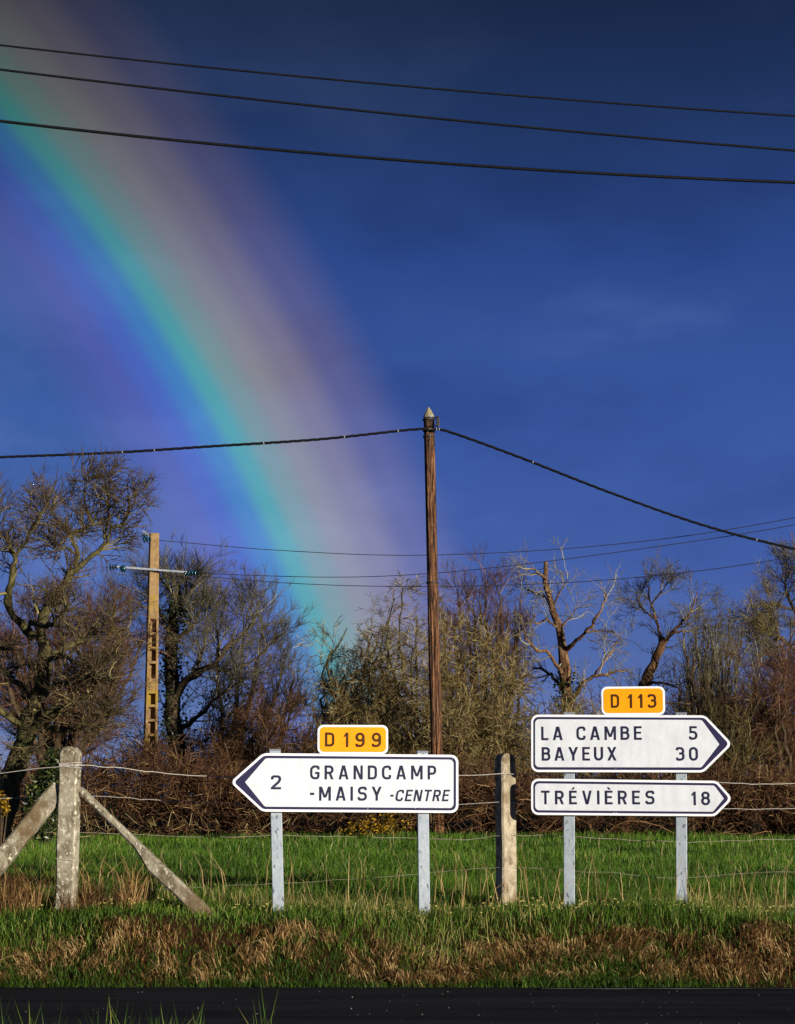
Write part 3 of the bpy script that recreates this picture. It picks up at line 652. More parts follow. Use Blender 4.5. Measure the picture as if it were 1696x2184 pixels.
# ---------------------------------------------------------------- trees
def unit(a): return a/np.maximum(np.linalg.norm(a, axis=-1, keepdims=True), 1e-9)
def tube_arrays(Pp, Rr, sides):
    """Pp (N,n,3), Rr (N,n) -> verts, quads"""
    Nn, n = Pp.shape[:2]
    T = unit(np.gradient(Pp, axis=1)); mean = unit(T.mean(1)); ref = np.eye(3)[np.argmin(np.abs(mean), axis=1)][:, None, :]
    U = unit(np.cross(T, np.broadcast_to(ref, T.shape))); Wv = np.cross(T, U)
    a = np.arange(sides)*2*np.pi/sides
    V = Pp[:,:,None,:] + Rr[:,:,None,None]*(U[:,:,None,:]*np.cos(a)[:,None] + Wv[:,:,None,:]*np.sin(a)[:,None])
    i = np.arange(n-1)[:,None]*sides; k = np.arange(sides)[None]; k2 = (k+1) % sides
    q = np.stack([i+k, i+k2, i+sides+k2, i+sides+k], -1).reshape(-1, 4)
    Fq = (q[None] + (np.arange(Nn)*n*sides)[:,None,None]).reshape(-1, 4)
    return V.reshape(-1, 3), Fq
def sprout(rng, Pp, Rr, n, t0, t1, ang, length, fall, gnarl, up, rr, npts, rtip, rmax=1e9):
    """n side branches on every branch of (Pp, Rr)"""
    Nn, m = Pp.shape[:2]; idx = np.repeat(np.arange(Nn), n); K = len(idx)
    t = rng.uniform(t0, t1, K); s = t*(m-1); i = np.minimum(s.astype(int), m-2); fr = (s-i)[:,None]
    p = Pp[idx,i]*(1-fr) + Pp[idx,i+1]*fr; tan = unit(Pp[idx,i+1]-Pp[idx,i]); r0 = Rr[idx,i]*(1-fr[:,0]) + Rr[idx,i+1]*fr[:,0]
    rv = rng.normal(size=(K,3)); perp = unit(rv - tan*(rv*tan).sum(1,keepdims=True)); a = np.radians(rng.uniform(ang[0], ang[1], K))[:,None]
    d = tan*np.cos(a) + perp*np.sin(a); L = rng.uniform(length[0], length[1], K)*(1-fall*t)
    out = np.zeros((K,npts,3)); out[:,0] = p; st = (L/(npts-1))[:,None]
    for j in range(1, npts):
        d = unit(d + rng.normal(0, gnarl, (K,3)) + np.array([0,0,up])); out[:,j] = out[:,j-1] + d*st
    R0 = np.minimum(r0*rr, rmax); R0 = np.maximum(R0, rtip*1.3)
    return out, R0[:,None] + (rtip-R0)[:,None]*np.linspace(0,1,npts)[None]**.8
COUNT = {}
def leaves_mesh(rng, pos, size, flat=.3):
    """folded four-point leaves at pos"""
    n = len(pos); a = rng.normal(size=(n,3)); a[:,2] = a[:,2]*.6; a = unit(a); rv = rng.normal(size=(n,3)); b_ = unit(rv - a*(rv*a).sum(1,keepdims=True)); c_ = np.cross(a, b_)
    s = size*rng.uniform(.6, 1.3, n)[:,None]
    V = np.stack([pos - a*s, pos + b_*s*.55 + c_*s*flat, pos + a*s, pos - b_*s*.55 + c_*s*flat], 1)
    i = np.arange(n)[:,None]*4
    return V.reshape(-1,3), np.concatenate([i+np.array([[0,1,2]]), i+np.array([[0,2,3]])])
def tree(name, label, limbs, levels, seed, barkm, twigm, base, group='bare trees behind the field', ivy=None, wob=.03, cat='tree', limb_n=16, extra=None):
    """limbs: list of (points, r0, r1); levels: sprout settings from the limbs outward"""
    rng = np.random.default_rng(seed)
    root = empty(name, base, label, cat, group); b0 = np.array(base)
    PL, RL = [], []
    for pts, r0, r1 in limbs:
        q = spline(pts, limb_n); L = np.linalg.norm(q[-1]-q[0]); j = rng.normal(0, 1, q.shape)*wob*min(1, L/3); j[0] = 0; q = q + j
        PL.append(q); RL.append(np.linspace(r0, r1, limb_n)*(1+.10*rng.normal(size=limb_n)))
    PL, RL = np.array(PL), np.array(RL)
    V, Fq = tube_arrays(PL - b0, RL, 8); np_mesh('trunk', V, [Fq], M[barkm], root)
    cur = (PL, RL); allV, allF, allvar, off = [], [], [], 0; prev = []
    for lv in levels:
        lv = dict(lv); sides = lv.pop('sides'); vr = lv.pop('var', (0, 1)); mixprev = lv.pop('also', False)
        cur = sprout(rng, *cur, **lv)
        V, Fq = tube_arrays(cur[0]-b0, cur[1], sides); allV.append(V); allF.append(Fq+off); off += len(V)
        allvar.append(np.repeat(rng.uniform(vr[0], vr[1], len(cur[0])), cur[0].shape[1]*sides))
    np_mesh('crown', np.concatenate(allV), [np.concatenate(allF)], M[twigm], root, np.concatenate(allvar))
    COUNT[name+str(seed)] = 2*sum(len(f_) for f_ in allF)
    if ivy:
        n, sz, r_, which, lo, hi = ivy; q = PL[which] if isinstance(which, list) else PL; k = rng.integers(0, len(q), n); t_ = rng.uniform(lo, hi, n)*(limb_n-1); i = np.minimum(t_.astype(int), limb_n-2)
        p = q[k,i] + (q[k,i+1]-q[k,i])*(t_-i)[:,None] + rng.normal(0, r_, (n,3)) - b0
        V, Ft = leaves_mesh(rng, p, sz); np_mesh('ivy', V, [Ft], M['leaf_ivy'], root, np.repeat(rng.random(n)**1.5, 4), smooth=False); COUNT[name+str(seed)+'ivy'] = 2*n
    return root
def Q(d, *pts):
    """picture points at distance d (a third number shifts the distance)"""
    return [P(p[0], p[1], d + (p[2] if len(p) > 2 else 0)) for p in pts]
def lv(n, t0, t1, ang, length, fall, gnarl, up, rr, npts, rtip, sides, rmax=1e9, var=(0,1)):
    return dict(n=n, t0=t0, t1=t1, ang=ang, length=length, fall=fall, gnarl=gnarl, up=up, rr=rr, npts=npts, rtip=rtip, sides=sides, rmax=rmax, var=var)
def px(a, d): return a*d/F          # picture units to metres

# the mossy oak at the left edge
D = 30.0
oak = [(Q(D,(-5,1800),(18,1690),(38,1615),(62,1568),(74,1500),(90,1455),(98,1408)), .20, .12),
       (Q(D,(60,1570),(98,1530,-.3),(150,1505,-.6),(175,1493,-.7),(205,1470,-.8)), .11, .03),
       (Q(D,(82,1545),(130,1556,-.4),(175,1553,-.8),(225,1549,-1)), .06, .025), (Q(D,(130,1525,-.4),(190,1530,-.8),(262,1519,-1)), .05, .02),
       (Q(D,(98,1410),(90,1372),(88,1338),(95,1305),(110,1282),(126,1257),(159,1221)), .10, .065),
       (Q(D,(159,1221),(166,1185),(158,1160),(148,1141),(133,1122)), .042, .022), (Q(D,(159,1221),(190,1190),(212,1172),(228,1156),(236,1128),(270,1120)), .048, .022),
       (Q(D,(148,1141),(175,1128),(196,1115),(215,1075,.4)), .035, .015), (Q(D,(166,1185),(140,1168),(120,1170),(100,1140)), .03, .012),
       (Q(D,(100,1405),(145,1380,.3),(187,1354,.6),(245,1311,.9)), .07, .03), (Q(D,(190,1352,.6),(235,1345,.4),(272,1343,.2)), .04, .018),
       (Q(D,(98,1410),(130,1400,-.5),(180,1420,-1),(250,1395,-1.3)), .05, .018), (Q(D,(72,1360),(25,1300,-.4),(22,1250,-.6),(30,1192,-.8),(15,1140,-.6)), .08, .03),
       (Q(D,(30,1192,-.8),(70,1130,-.9),(90,1085,-.9)), .035, .014), (Q(D,(60,1570),(-30,1480,-.5),(-80,1350,-.9),(-60,1230,-1.2)), .06, .03),
       (Q(D,(75,1500),(30,1450,.6),(-10,1400,.9),(-30,1330,1.2)), .06, .03), (Q(D,(222,1150),(232,1085,.3),(225,1030,.3)), .028, .010), (Q(D,(255,1122),(275,1095,-.2),(272,1060,-.2)), .022, .01), (Q(D,(196,1115),(180,1065,.2),(188,1020,.3)), .024, .008), (Q(D,(133,1122),(110,1090,.2),(120,1045,.3)), .024, .008),
       (Q(D,(-60,1230,-1.2),(-20,1140,-1),(10,1080,-.8)), .05, .018), (Q(D,(66,1330),(110,1330,-1),(150,1290,-1.5)), .05, .02), (Q(D,(80,1470),(140,1455,-.8),(200,1440,-1.2),(240,1450,-1.4)), .045, .018)]
tree('oak_tree', 'spreading mossy bare oak at the left edge, in front of the others', oak,
     [lv(12, .3, 1, (30,75), (.25,.80), .3, .26, .05, .5, 7, .005, 5, .03, (.35,.9)), lv(6, .2, 1, (25,65), (.20,.50), .3, .25, .08, .6, 5, .005, 4, .012, (.1,.7)), lv(5, .2, 1, (22,55), (.10,.32), .2, .2, .07, .7, 2, .0026, 3, .0044, (0,.6))],
     11, 'bark_mossy', 'twig_oak', tuple(gpos(-5, D)), ivy=(500, .035, .12, [0], .3, .6))

# a dense reddish tree behind the oak
def fan(d, bx, by, tips, r0, r1, bend=.35, jit=0):
    out = []
    for tip in tips:
        tx, ty = tip[0], tip[1]; dd = tip[2] if len(tip) > 2 else 0
        out.append((Q(d, (bx+random.uniform(-jit,jit), by), (bx+(tx-bx)*bend*.6, by+(ty-by)*.38, dd*.35), (bx+(tx-bx)*(bend+.35), by+(ty-by)*.72, dd*.75), (tx, ty, dd)), r0, r1))
    return out
random.seed(4)
def shell(cx, cy, rx, ry, n, dz, a0=-15, a1=195, inner=.75):
    out = []
    for k in range(n):
        a = R(a0 + (a1-a0)*(k+random.uniform(.1,.9))/n); q = random.uniform(inner, 1)
        out.append((cx + rx*math.cos(a)*q, cy - ry*math.sin(a)*q, random.uniform(-dz, dz)))
    return out
tree('thicket_tree', 'dense russet twiggy tree behind the mossy oak', fan(41, 120, 1780, shell(150, 1420, 175, 175, 18, 2.0, inner=.55), .09, .02, .4, 20),
     [lv(12, .35, 1, (20,60), (.6,1.5), .3, .16, .05, .5, 6, .006, 4, .02), lv(7, .2, 1, (20,50), (.3,.8), .3, .2, .06, .6, 4, .0038, 3, .0085), lv(9, .2, 1, (20,50), (.2,.45), .2, .2, .06, .7, 2, .0026, 3, .0044)],
     12, 'bark_dark', 'twig_red', tuple(gpos(120, 41)))

# ivy-clad tree right of the concrete pole
D = 44.5
ivyt = [(Q(D,(380,1790),(378,1620),(368,1520),(363,1420),(366,1335),(380,1290),(379,1238)), .24, .07), (Q(D,(379,1300),(362,1255),(350,1228)), .05, .015), (Q(D,(384,1300),(398,1275),(408,1250)), .05, .015), (Q(D,(378,1480),(405,1445,-.4),(450,1420,-.8),(482,1388,-1),(500,1350,-1)), .11, .03),
        (Q(D,(372,1370),(402,1345,.4),(412,1330,.5),(440,1270,.6)), .07, .02), (Q(D,(450,1420,-.8),(480,1430,-.4),(540,1410,.2),(590,1360,.3)), .05, .015), (Q(D,(405,1445,-.4),(430,1400,-1.2),(440,1320,-1.5)), .05, .015),
        (Q(D,(366,1335),(335,1300,.5),(320,1260,.8)), .05, .015), (Q(D,(482,1388,-1),(530,1340,-.8),(545,1300,-.6)), .04, .012), (Q(D,(378,1560),(420,1530,-.6),(470,1480,-.8),(520,1450,-.7)), .07, .018)]
tree('ivy_tree', 'bare tree with thick ivy-dark trunk just right of the concrete pole', ivyt,
     [lv(16, .25, 1, (25,65), (.5,1.6), .3, .17, .09, .5, 6, .006, 4, .022, (.3,1)), lv(7, .2, 1, (20,50), (.3,.85), .3, .18, .12, .6, 4, .0038, 3, .0085, (.2,.9)), lv(9, .3, 1, (15,45), (.15,.4), .2, .16, .12, .7, 2, .0026, 3, .0044, (0,.8))],
     13, 'bark_dark', 'twig_grey', tuple(gpos(380, D)), ivy=(2600, .05, .17, [0], .15, .85))
# lighter trees between the ivy tree and the rainbow's foot
D = 47.0
tree('slender_tree', 'thin grey bare tree whose curved twigs reach toward the rainbow foot', fan(D, 480, 1790, [(560,1320),(610,1380,1),(630,1430,-1),(520,1310,.6),(590,1450,1),(460,1290,-.5),(545,1400,-1),(625,1500,.4)], .10, .015, .45),
     [lv(15, .3, 1, (25,60), (.6,1.5), .3, .15, .09, .5, 6, .006, 4, .02, (.1,.8)), lv(8, .2, 1, (20,50), (.3,.8), .3, .18, .14, .6, 4, .0038, 3, .0085, (0,.6)), lv(7, .3, 1, (15,45), (.15,.35), .2, .16, .14, .7, 2, .0026, 3, .0044, (0,.5))],
     14, 'bark_dark', 'twig_grey', tuple(gpos(480, D)), ivy=(900, .06, .3, [0,5], .2, .62))
tree('brown_bush', 'rusty brown bush behind the left-pointing sign', fan(40, 560, 1800, shell(560, 1640, 130, 150, 18, 1.5, inner=.55), .05, .012, .4, 60),
     [lv(8, .3, 1, (20,60), (.4,1.1), .3, .18, .05, .5, 5, .006, 4, .015), lv(6, .2, 1, (20,50), (.25,.6), .3, .2, .05, .6, 4, .0038, 3, .0085), lv(9, .2, 1, (20,50), (.12,.35), .2, .2, .05, .7, 2, .0026, 3, .0044)],
     15, 'bark_dark', 'twig_bramble', tuple(gpos(560, 40)), 'bushes along the hedge', cat='bush')

# the big rounded willow-like tree behind the wooden pole
D = 41.0
random.seed(9)
tips = shell(900, 1500, 205, 262, 34, 2.2, -40, 220, .72) + shell(900, 1540, 190, 200, 22, 2.8, -50, 230, .35) + shell(800, 1580, 105, 150, 14, 1.8, 60, 215, .4)
tree('bushy_tree', 'big rounded olive-twigged tree behind the wooden pole', fan(D, 905, 1700, tips, .045, .012, .85, 60) + [(Q(D,(880,1795),(890,1740),(900,1690)), .11, .08), (Q(D,(950,1795),(945,1740),(930,1690)), .09, .06), (Q(D,(850,1795),(855,1740),(870,1680)), .08, .05)] + [(Q(D,(860,1640,-1.5),(900,1560,-2.4),(960,1550,-2.6),(1010,1500,-2.2)), .06, .02), (Q(D,(850,1610,-1.5),(805,1600,-2.4),(780,1580,-2.4)), .05, .015), (Q(D,(870,1650,-2),(930,1618,-2.8),(985,1600,-2.8)), .05, .015)],
     [lv(10, .3, 1, (30,80), (.4,1.05), .3, .22, .0, .5, 5, .005, 4, .016, (.2,.9)), lv(7, .2, 1, (25,65), (.25,.6), .3, .22, .02, .6, 4, .0038, 3, .0085, (.1,1)), lv(8, .2, 1, (25,60), (.10,.28), .2, .2, .03, .7, 2, .0034, 3, .0052, (0,1))],
     16, 'bark_mossy', 'twig_olive', tuple(gpos(905, D)))
random.seed(21)
tree('brown_tree', 'reddish brown tree peeping up behind the big rounded tree', fan(48, 1035, 1800, shell(1035, 1400, 95, 190, 14, 1.5, 5, 175, .75), .09, .015, .5, 30),
     [lv(9, .4, 1, (20,55), (.6,1.4), .3, .15, .08, .5, 6, .007, 4, .02), lv(6, .2, 1, (20,50), (.3,.8), .3, .18, .1, .6, 4, .0038, 3, .0085), lv(9, .2, 1, (20,45), (.15,.4), .2, .18, .1, .7, 2, .0026, 3, .0044)],
     17, 'bark_dark', 'twig_red', tuple(gpos(1035, 48)))

# dead broken tree
D = 43.0
dead = [(Q(D,(1215,1790),(1212,1600),(1208,1500),(1204,1420),(1194,1350),(1174,1285),(1166,1240),(1160,1194)), .17, .05), (Q(D,(1166,1237),(1150,1222,-.3),(1132,1212,-.5),(1116,1222,-.6)), .035, .012), (Q(D,(1178,1300),(1160,1270,.3),(1135,1262,.5),(1108,1252,.7)), .03, .01),
        (Q(D,(1190,1340),(1165,1322,-.4),(1140,1330,-.6),(1120,1300,-.8)), .03, .01), (Q(D,(1202,1440),(1170,1395,-.5),(1135,1378,-.8),(1108,1318,-1)), .05, .014), (Q(D,(1205,1480),(1175,1440,.4),(1145,1425,.6),(1110,1450,.8)), .05, .014),
        (Q(D,(1204,1390),(1228,1370,-.4),(1258,1340,-.8),(1285,1295,-1),(1290,1262,-1)), .06, .014), (Q(D,(1180,1292),(1196,1260,-.2),(1212,1235,-.3)), .025, .008), (Q(D,(1250,1348,-.8),(1285,1345,-.6),(1320,1352,-.5)), .025, .008), (Q(D,(1212,1520),(1235,1470,-.5),(1262,1445,-.8),(1300,1438,-1),(1340,1428,-1)), .07, .016),
        (Q(D,(1262,1445,-.8),(1290,1410,-.8),(1310,1380,-.8),(1330,1350,-.8)), .03, .01), (Q(D,(1192,1345),(1215,1318,.4),(1232,1290,.6)), .025, .008)]
tree('dead_tree', 'broken dead tree with bare orange trunk stub and pale limbs', dead,
     [lv(7, .25, 1, (25,70), (.3,1.1), .3, .25, .05, .55, 6, .006, 4, .018, (.3,1)), lv(4, .3, 1, (20,60), (.2,.6), .3, .25, .05, .6, 4, .0038, 3, .0085, (.2,.9)), lv(5, .3, 1, (20,50), (.1,.3), .2, .2, .05, .7, 2, .0026, 3, .0044, (0,.8))],
     18, 'bark_orange', 'twig_pale', tuple(gpos(1215, D)), ivy=(700, .05, .16, [0], .15, .4))
D = 44.0
lean_t = [(Q(D,(1335,1790),(1345,1560),(1368,1470),(1388,1430),(1406,1392),(1420,1366)), .17, .08), (Q(D,(1410,1385),(1402,1335,.3),(1388,1290,.5),(1380,1232,.6)), .05, .012), (Q(D,(1420,1366),(1442,1340,-.3),(1470,1312,-.6),(1488,1262,-.8)), .055, .012), (Q(D,(1398,1320,.3),(1372,1300,.5),(1356,1275,.6)), .03, .01), (Q(D,(1432,1350,-.2),(1465,1345,.3),(1500,1340,.6)), .035, .01),
          (Q(D,(1372,1465),(1400,1455,-.5),(1440,1465,-.8),(1465,1480,-1)), .045, .012), (Q(D,(1388,1290,.5),(1412,1262,.2),(1425,1240,0)), .025, .008)]
tree('leaning_tree', 'bare tree with orange trunk leaning right, above the D 113 plate', lean_t,
     [lv(9, .3, 1, (25,65), (.3,1.0), .3, .22, .05, .5, 6, .006, 4, .018, (.3,1)), lv(5, .2, 1, (20,55), (.25,.65), .3, .2, .08, .6, 4, .0038, 3, .0085, (.1,.9)), lv(9, .3, 1, (20,50), (.12,.32), .2, .2, .08, .7, 2, .0026, 3, .0044, (0,.8))],
     19, 'bark_orange', 'twig_grey', tuple(gpos(1335, D)))
# upright pale saplings right of the signs
for k, (bx, top, d, lab) in enumerate([(1505, 1330, 43, 'tall upright grey sapling just right of the leaning tree'), (1535, 1300, 45, 'tallest slim sapling between the leaning tree and the right-hand thicket'), (1570, 1390, 42, 'shorter slim sapling beside the right-hand thicket'), (1470, 1370, 46, 'slim sapling partly hidden by the leaning tree')]):
    random.seed(30+k)
    tips = [(bx+random.uniform(-55,55), top+random.uniform(0,110)*(q > 0), random.uniform(-1,1)) for q in range(9)]
    tree('sapling', lab, fan(d, bx-8, 1795, tips, .06, .010, .35, 12),
         [lv(11, .3, 1, (12,35), (.5,1.3), .4, .10, .10, .5, 5, .005, 4, .011, (.3,1)), lv(7, .2, 1, (12,38), (.25,.7), .3, .12, .12, .6, 4, .0038, 3, .0085, (0,.8))],
         40+k, 'bark_dark', 'twig_grey', tuple(gpos(bx-8, d)), 'upright saplings')
# tree at the right edge
D = 46.0
redge = [(Q(D,(1800,1800),(1790,1600),(1770,1480),(1745,1400),(1715,1340)), .2, .08), (Q(D,(1745,1400),(1690,1380,-.3),(1650,1350,-.5),(1612,1325,-.6)), .07, .012), (Q(D,(1720,1345),(1690,1290,.3),(1675,1250,.5),(1690,1205,.6)), .06, .012), (Q(D,(1690,1300,.3),(1650,1290,0),(1625,1300,-.2)), .035, .01), (Q(D,(1770,1480),(1715,1440,.5),(1672,1432,.8),(1640,1400,1)), .06, .012), (Q(D,(1715,1340),(1740,1270),(1735,1200)), .06, .015), (Q(D,(1660,1360,-.5),(1640,1380,-.7),(1605,1350,-.8)), .03, .01)]
tree('edge_tree', 'dark fine-twigged bare tree at the right edge of the picture', redge,
     [lv(16, .25, 1, (25,65), (.5,1.2), .3, .18, .05, .5, 6, .006, 4, .02), lv(8, .2, 1, (20,55), (.3,.7), .3, .2, .06, .6, 4, .0038, 3, .0085), lv(9, .2, 1, (20,50), (.15,.4), .2, .2, .06, .7, 2, .0026, 3, .0044)],
     23, 'bark_dark', 'twig_oak', tuple(gpos(1800, D)))
random.seed(33)
tree('thicket_tree', 'dense dark red-brown twiggy tree low at the right edge', fan(40.5, 1680, 1800, shell(1690, 1570, 135, 185, 22, 2.0, 0, 180, .6), .07, .013, .45, 60),
     [lv(10, .3, 1, (20,55), (.5,1.3), .3, .16, .07, .5, 5, .006, 4, .018, (.1,1)), lv(7, .2, 1, (20,50), (.3,.75), .3, .18, .07, .6, 4, .0038, 3, .0085), lv(9, .2, 1, (20,50), (.15,.4), .2, .18, .07, .7, 2, .0026, 3, .0044)],
     24, 'bark_dark', 'twig_red', tuple(gpos(1680, 40.5)))
random.seed(35)
tree('olive_bush', 'olive stemmed shrub right behind the stacked arrow panels', fan(39, 1560, 1795, shell(1540, 1640, 130, 160, 16, 1.2, 0, 180, .5), .05, .010, .45, 70),
     [lv(8, .25, 1, (15,50), (.4,1.1), .3, .16, .08, .5, 5, .006, 4, .015, (.1,.9)), lv(6, .2, 1, (20,50), (.25,.6), .3, .18, .08, .6, 4, .0038, 3, .0085, (0,.9)), lv(5, .2, 1, (20,50), (.12,.3), .2, .18, .08, .7, 2, .0026, 3, .0044)],
     25, 'bark_mossy', 'twig_bramble_green', tuple(gpos(1560, 39)), 'bushes along the hedge', cat='bush')
random.seed(36)
tree('olive_bush', 'olive twiggy shrub under the dead tree, behind the bare concrete post', fan(40, 1190, 1795, shell(1210, 1640, 140, 165, 16, 1.2, 0, 180, .5), .05, .010, .45, 80),
     [lv(8, .25, 1, (15,50), (.4,1.1), .3, .18, .06, .5, 5, .006, 4, .015, (.2,1)), lv(6, .2, 1, (20,50), (.25,.6), .3, .2, .06, .6, 4, .0038, 3, .0085), lv(5, .2, 1, (20,50), (.12,.3), .2, .18, .08, .7, 2, .0026, 3, .0044)],
     26, 'bark_mossy', 'twig_olive', tuple(gpos(1190, 40)), 'bushes along the hedge', cat='bush')

# bramble hedge along the far side of the field, and the scrub behind it: both read as one mass
def thicket(name, label, n, x0, x1, d0, d1, topf, seed, mt, length, npts=6, r=.009, sub=5, cat='hedge'):
    rng = np.random.default_rng(seed); d = rng.uniform(d0, d1, n); xp = rng.uniform(x0, x1, n); X = (xp-W/2)/F*d
    hz = np.array([P(0, topf(a), b_).z for a, b_ in zip(xp, d)]); z0 = gz(X, d); k = rng.random(n)**.7
    start = np.stack([X, d, z0 + (hz-z0)*k*.75], -1); up = np.stack([rng.normal(0,.75,n), rng.normal(0,.6,n), rng.uniform(.1,1.2,n)], -1); dv = unit(up)
    L = rng.uniform(length[0], length[1], n)*np.clip(hz-start[:,2], .25, 1.2); out = np.zeros((n,npts,3)); out[:,0] = start
    for j in range(1, npts):
        dv = unit(dv + rng.normal(0,.22,(n,3)) + np.array([0,0,-.10])); out[:,j] = out[:,j-1] + dv*(L/(npts-1))[:,None]
    out[:,:,2] = np.maximum(out[:,:,2], z0[:,None]+.01)
    RR = np.broadcast_to(np.linspace(r, r*.5, npts), (n,npts)).copy()
    V1, F1 = tube_arrays(out, RR, 3); v1 = np.repeat(rng.random(n), npts*3)
    o2, r2 = sprout(rng, out, RR, sub, .15, 1, (25,70), (.12,.42), .2, .2, .03, .8, 2, .005)
    V2, F2 = tube_arrays(o2, r2, 3); v2 = np.repeat(rng.random(len(o2)), 6)
    COUNT[name] = 2*(len(F1)+len(F2))
    return tag(np_mesh(name, np.concatenate([V1,V2]), [np.concatenate([F1, F2+len(V1)])], M[mt], None, np.concatenate([v1,v2])), label, cat, kind='stuff')
wv = lambda x: 22*math.sin(x*.011+1)+14*math.sin(x*.037)+12*math.sin(x*.083+2)+7*math.sin(x*.19)
thicket('bramble_hedge', 'tangled rust-brown bramble hedge along the far side of the field', 4600, -330, 2030, 36.6, 39.5, lambda x: (1600 if x < 420 else 1640)+wv(x), 51, 'twig_bramble', (.5,1.5), 6, .009, 9)
thicket('far_scrub', 'brown scrub massed behind the hedge', 3300, 300, 2030, 46, 51, lambda x: 1560+1.4*wv(x)-(62 if x > 1090 else 0)-(30 if x > 1540 else 0), 52, 'twig_bramble', (.8,2.2), 6, .011, 8, 'scrub')
thicket('fallen_branches', 'bleached fallen branches lying at the foot of the hedge', 60, -40, 620, 35.2, 36.4, lambda x: 1755, 53, 'twig_olive', (.8,2.4), 6, .010, 3, 'branches')

# leafy evergreen shrub and yellow gorse
def leafy(name, label, cx, cyb, ctop, hw, d, n, size, seed, mt, stems=7, group=None):
    rng = np.random.default_rng(seed); g = gpos(cx, d); root = empty(name, g, label, 'bush', group); g0 = np.array(g)
    top = P(cx, ctop, d).z - g.z; bot = max(0, P(cx, cyb, d).z - g.z); w = px(hw, d); mb = MB(); tips = []
    for k in range(stems):
        e = Vector((rng.uniform(-w,w)*.8, rng.uniform(-w,w)*.6, bot+(top-bot)*rng.uniform(.5,.95))); mb.tube([(e.x*.15, e.y*.15, -.05), (e.x*.6, e.y*.5, e.z*.5), tuple(e)], [.02,.013,.005], 5); tips.append(e)
    mb.build('stem', M['bark_dark'], root)
    u = unit(rng.normal(size=(n,3)))*rng.random(n)[:,None]**.45
    lob = rng.integers(0, 5, n); off = rng.uniform(-.45,.45,(5,3))
    p = (u*.7+off[lob])*np.array([w, w*.8, (top-bot)*.5]) + np.array([0,0,(top+bot)/2]); p[:,2] = np.maximum(p[:,2], .02)
    V, Ft = leaves_mesh(rng, p, size); np_mesh('foliage', V, [Ft], M[mt], root, np.repeat(rng.random(n), 4), smooth=False); COUNT[name+str(seed)] = 2*n
    return root
leafy('holly_bush', 'glossy green evergreen bush behind the lichened post', 95, 1790, 1580, 52, 29.0, 5200, .04, 61, 'leaf_ivy')
leafy('gorse_bush', 'yellow flowering bush below the left-pointing sign, at the hedge foot', 815, 1792, 1738, 90, 36.2, 900, .035, 62, 'leaf_gold', 9, 'yellow flowering bushes')
leafy('gorse_bush', 'golden yellow bush at the left edge beside the oak trunk', 2, 1745, 1690, 17, 27.0, 330, .034, 63, 'leaf_gold', 6, 'yellow flowering bushes')

# ---------------------------------------------------------------- grass
def blades(rng, X, Y, h, w, lean, az=None, z=None):
    n = len(X); z = gz(X, Y) if z is None else z; az = rng.uniform(0, 2*np.pi, n) if az is None else az
    fa = rng.uniform(0, np.pi, n); base = np.stack([X, Y, z-.01], -1); side = np.stack([np.cos(fa), np.sin(fa), np.zeros(n)], -1)*(w/2)[:,None]
    ld = np.stack([np.cos(az), np.sin(az), np.zeros(n)], -1); hv = h[:,None]; lv_ = lean[:,None]
    mid = base + np.array([0,0,1])*hv*.58*np.sqrt(np.maximum(.05, 1-(lv_*.35)**2)) + ld*hv*lv_*.28; tip = base + np.array([0,0,1])*hv*np.clip(1-.45*lv_**2, -.6, 1) + ld*hv*lv_
    V = np.stack([base-side, base+side, mid+side*.8, mid-side*.8, tip], 1).reshape(-1,3); i = np.arange(n)[:,None]*5
    return V, i+np.array([[0,1,2,3]]), i+np.array([[3,2,4]])
def grass(name, label, n_, sampler, mt, seed):
    rng = np.random.default_rng(seed); X, Y, h, w, lean, az, var = sampler(rng, n_)
    V, Fq_, Ft = blades(rng, X, Y, h, w, lean, az); COUNT[name] = 3*len(X)
    return tag(np_mesh(name, V, [Fq_, Ft], M[mt], None, np.repeat(var, 5), smooth=False), label, 'grass', kind='stuff')
def vn(x, y, s, sd=0):    # smooth patchiness
    return .5+.25*np.sin(x*s+1.3*sd+1.1*np.sin(y*s*.8+sd))+.25*np.sin(y*s*1.4+2*sd+1.3*np.sin(x*s*.7))
def s_field(rng, n):
    k = rng.random(n); Y = 13.6/(1-k*(1-13.6/38.5)); X = rng.uniform(-1,1,n)*(W/2/F*Y*1.42); p = vn(X, Y, 1.1, 1)
    h = rng.uniform(.06,.15,n)*(.75+.7*p); w = .0035*Y/13*rng.uniform(.8,1.8,n); p2 = vn(X, Y, .55, 4); p3 = vn(X*1.3, Y, 2.6, 9); var = np.clip(rng.normal(.02+.32*p+.30*p2+.28*p3, .19, n), 0, .95); st = rng.random(n) < .010; var[st] = 1; h[st] *= 1.8
    return X, Y, h, w, rng.uniform(.1,.9,n), None, var
grass('field_grass', 'lush green pasture grass between the verge and the hedge', 132000, s_field, 'grass', 71)
def s_verge(rng, n):
    Y = 12.33+rng.random(n)**1.2*2.15; X = rng.uniform(-4.9,4.9,n); p = vn(X, Y, 2.3, 2); keep = rng.random(n) < .45+.6*p; X, Y, p = X[keep], Y[keep], p[keep]; n = len(X)
    h = rng.uniform(.035,.115,n)*(.55+.8*p); w = rng.uniform(.003,.007,n); var = np.clip(rng.normal(.38, .18, n) + .18*(vn(X, Y, 3.1, 5)-.5), 0, .8)
    st = rng.random(n) < .06+.14*(vn(X, Y, 1.7, 7) > .62); var[st] = rng.uniform(.8,1,st.sum()); h[st] *= rng.uniform(1,2.0,st.sum()); w[st] *= .7
    return X, Y, h, w, rng.uniform(.15,1.0,n), None, var
grass('verge_grass', 'rough mixed green grass round the posts on top of the bank', 105000, s_verge, 'verge', 72)
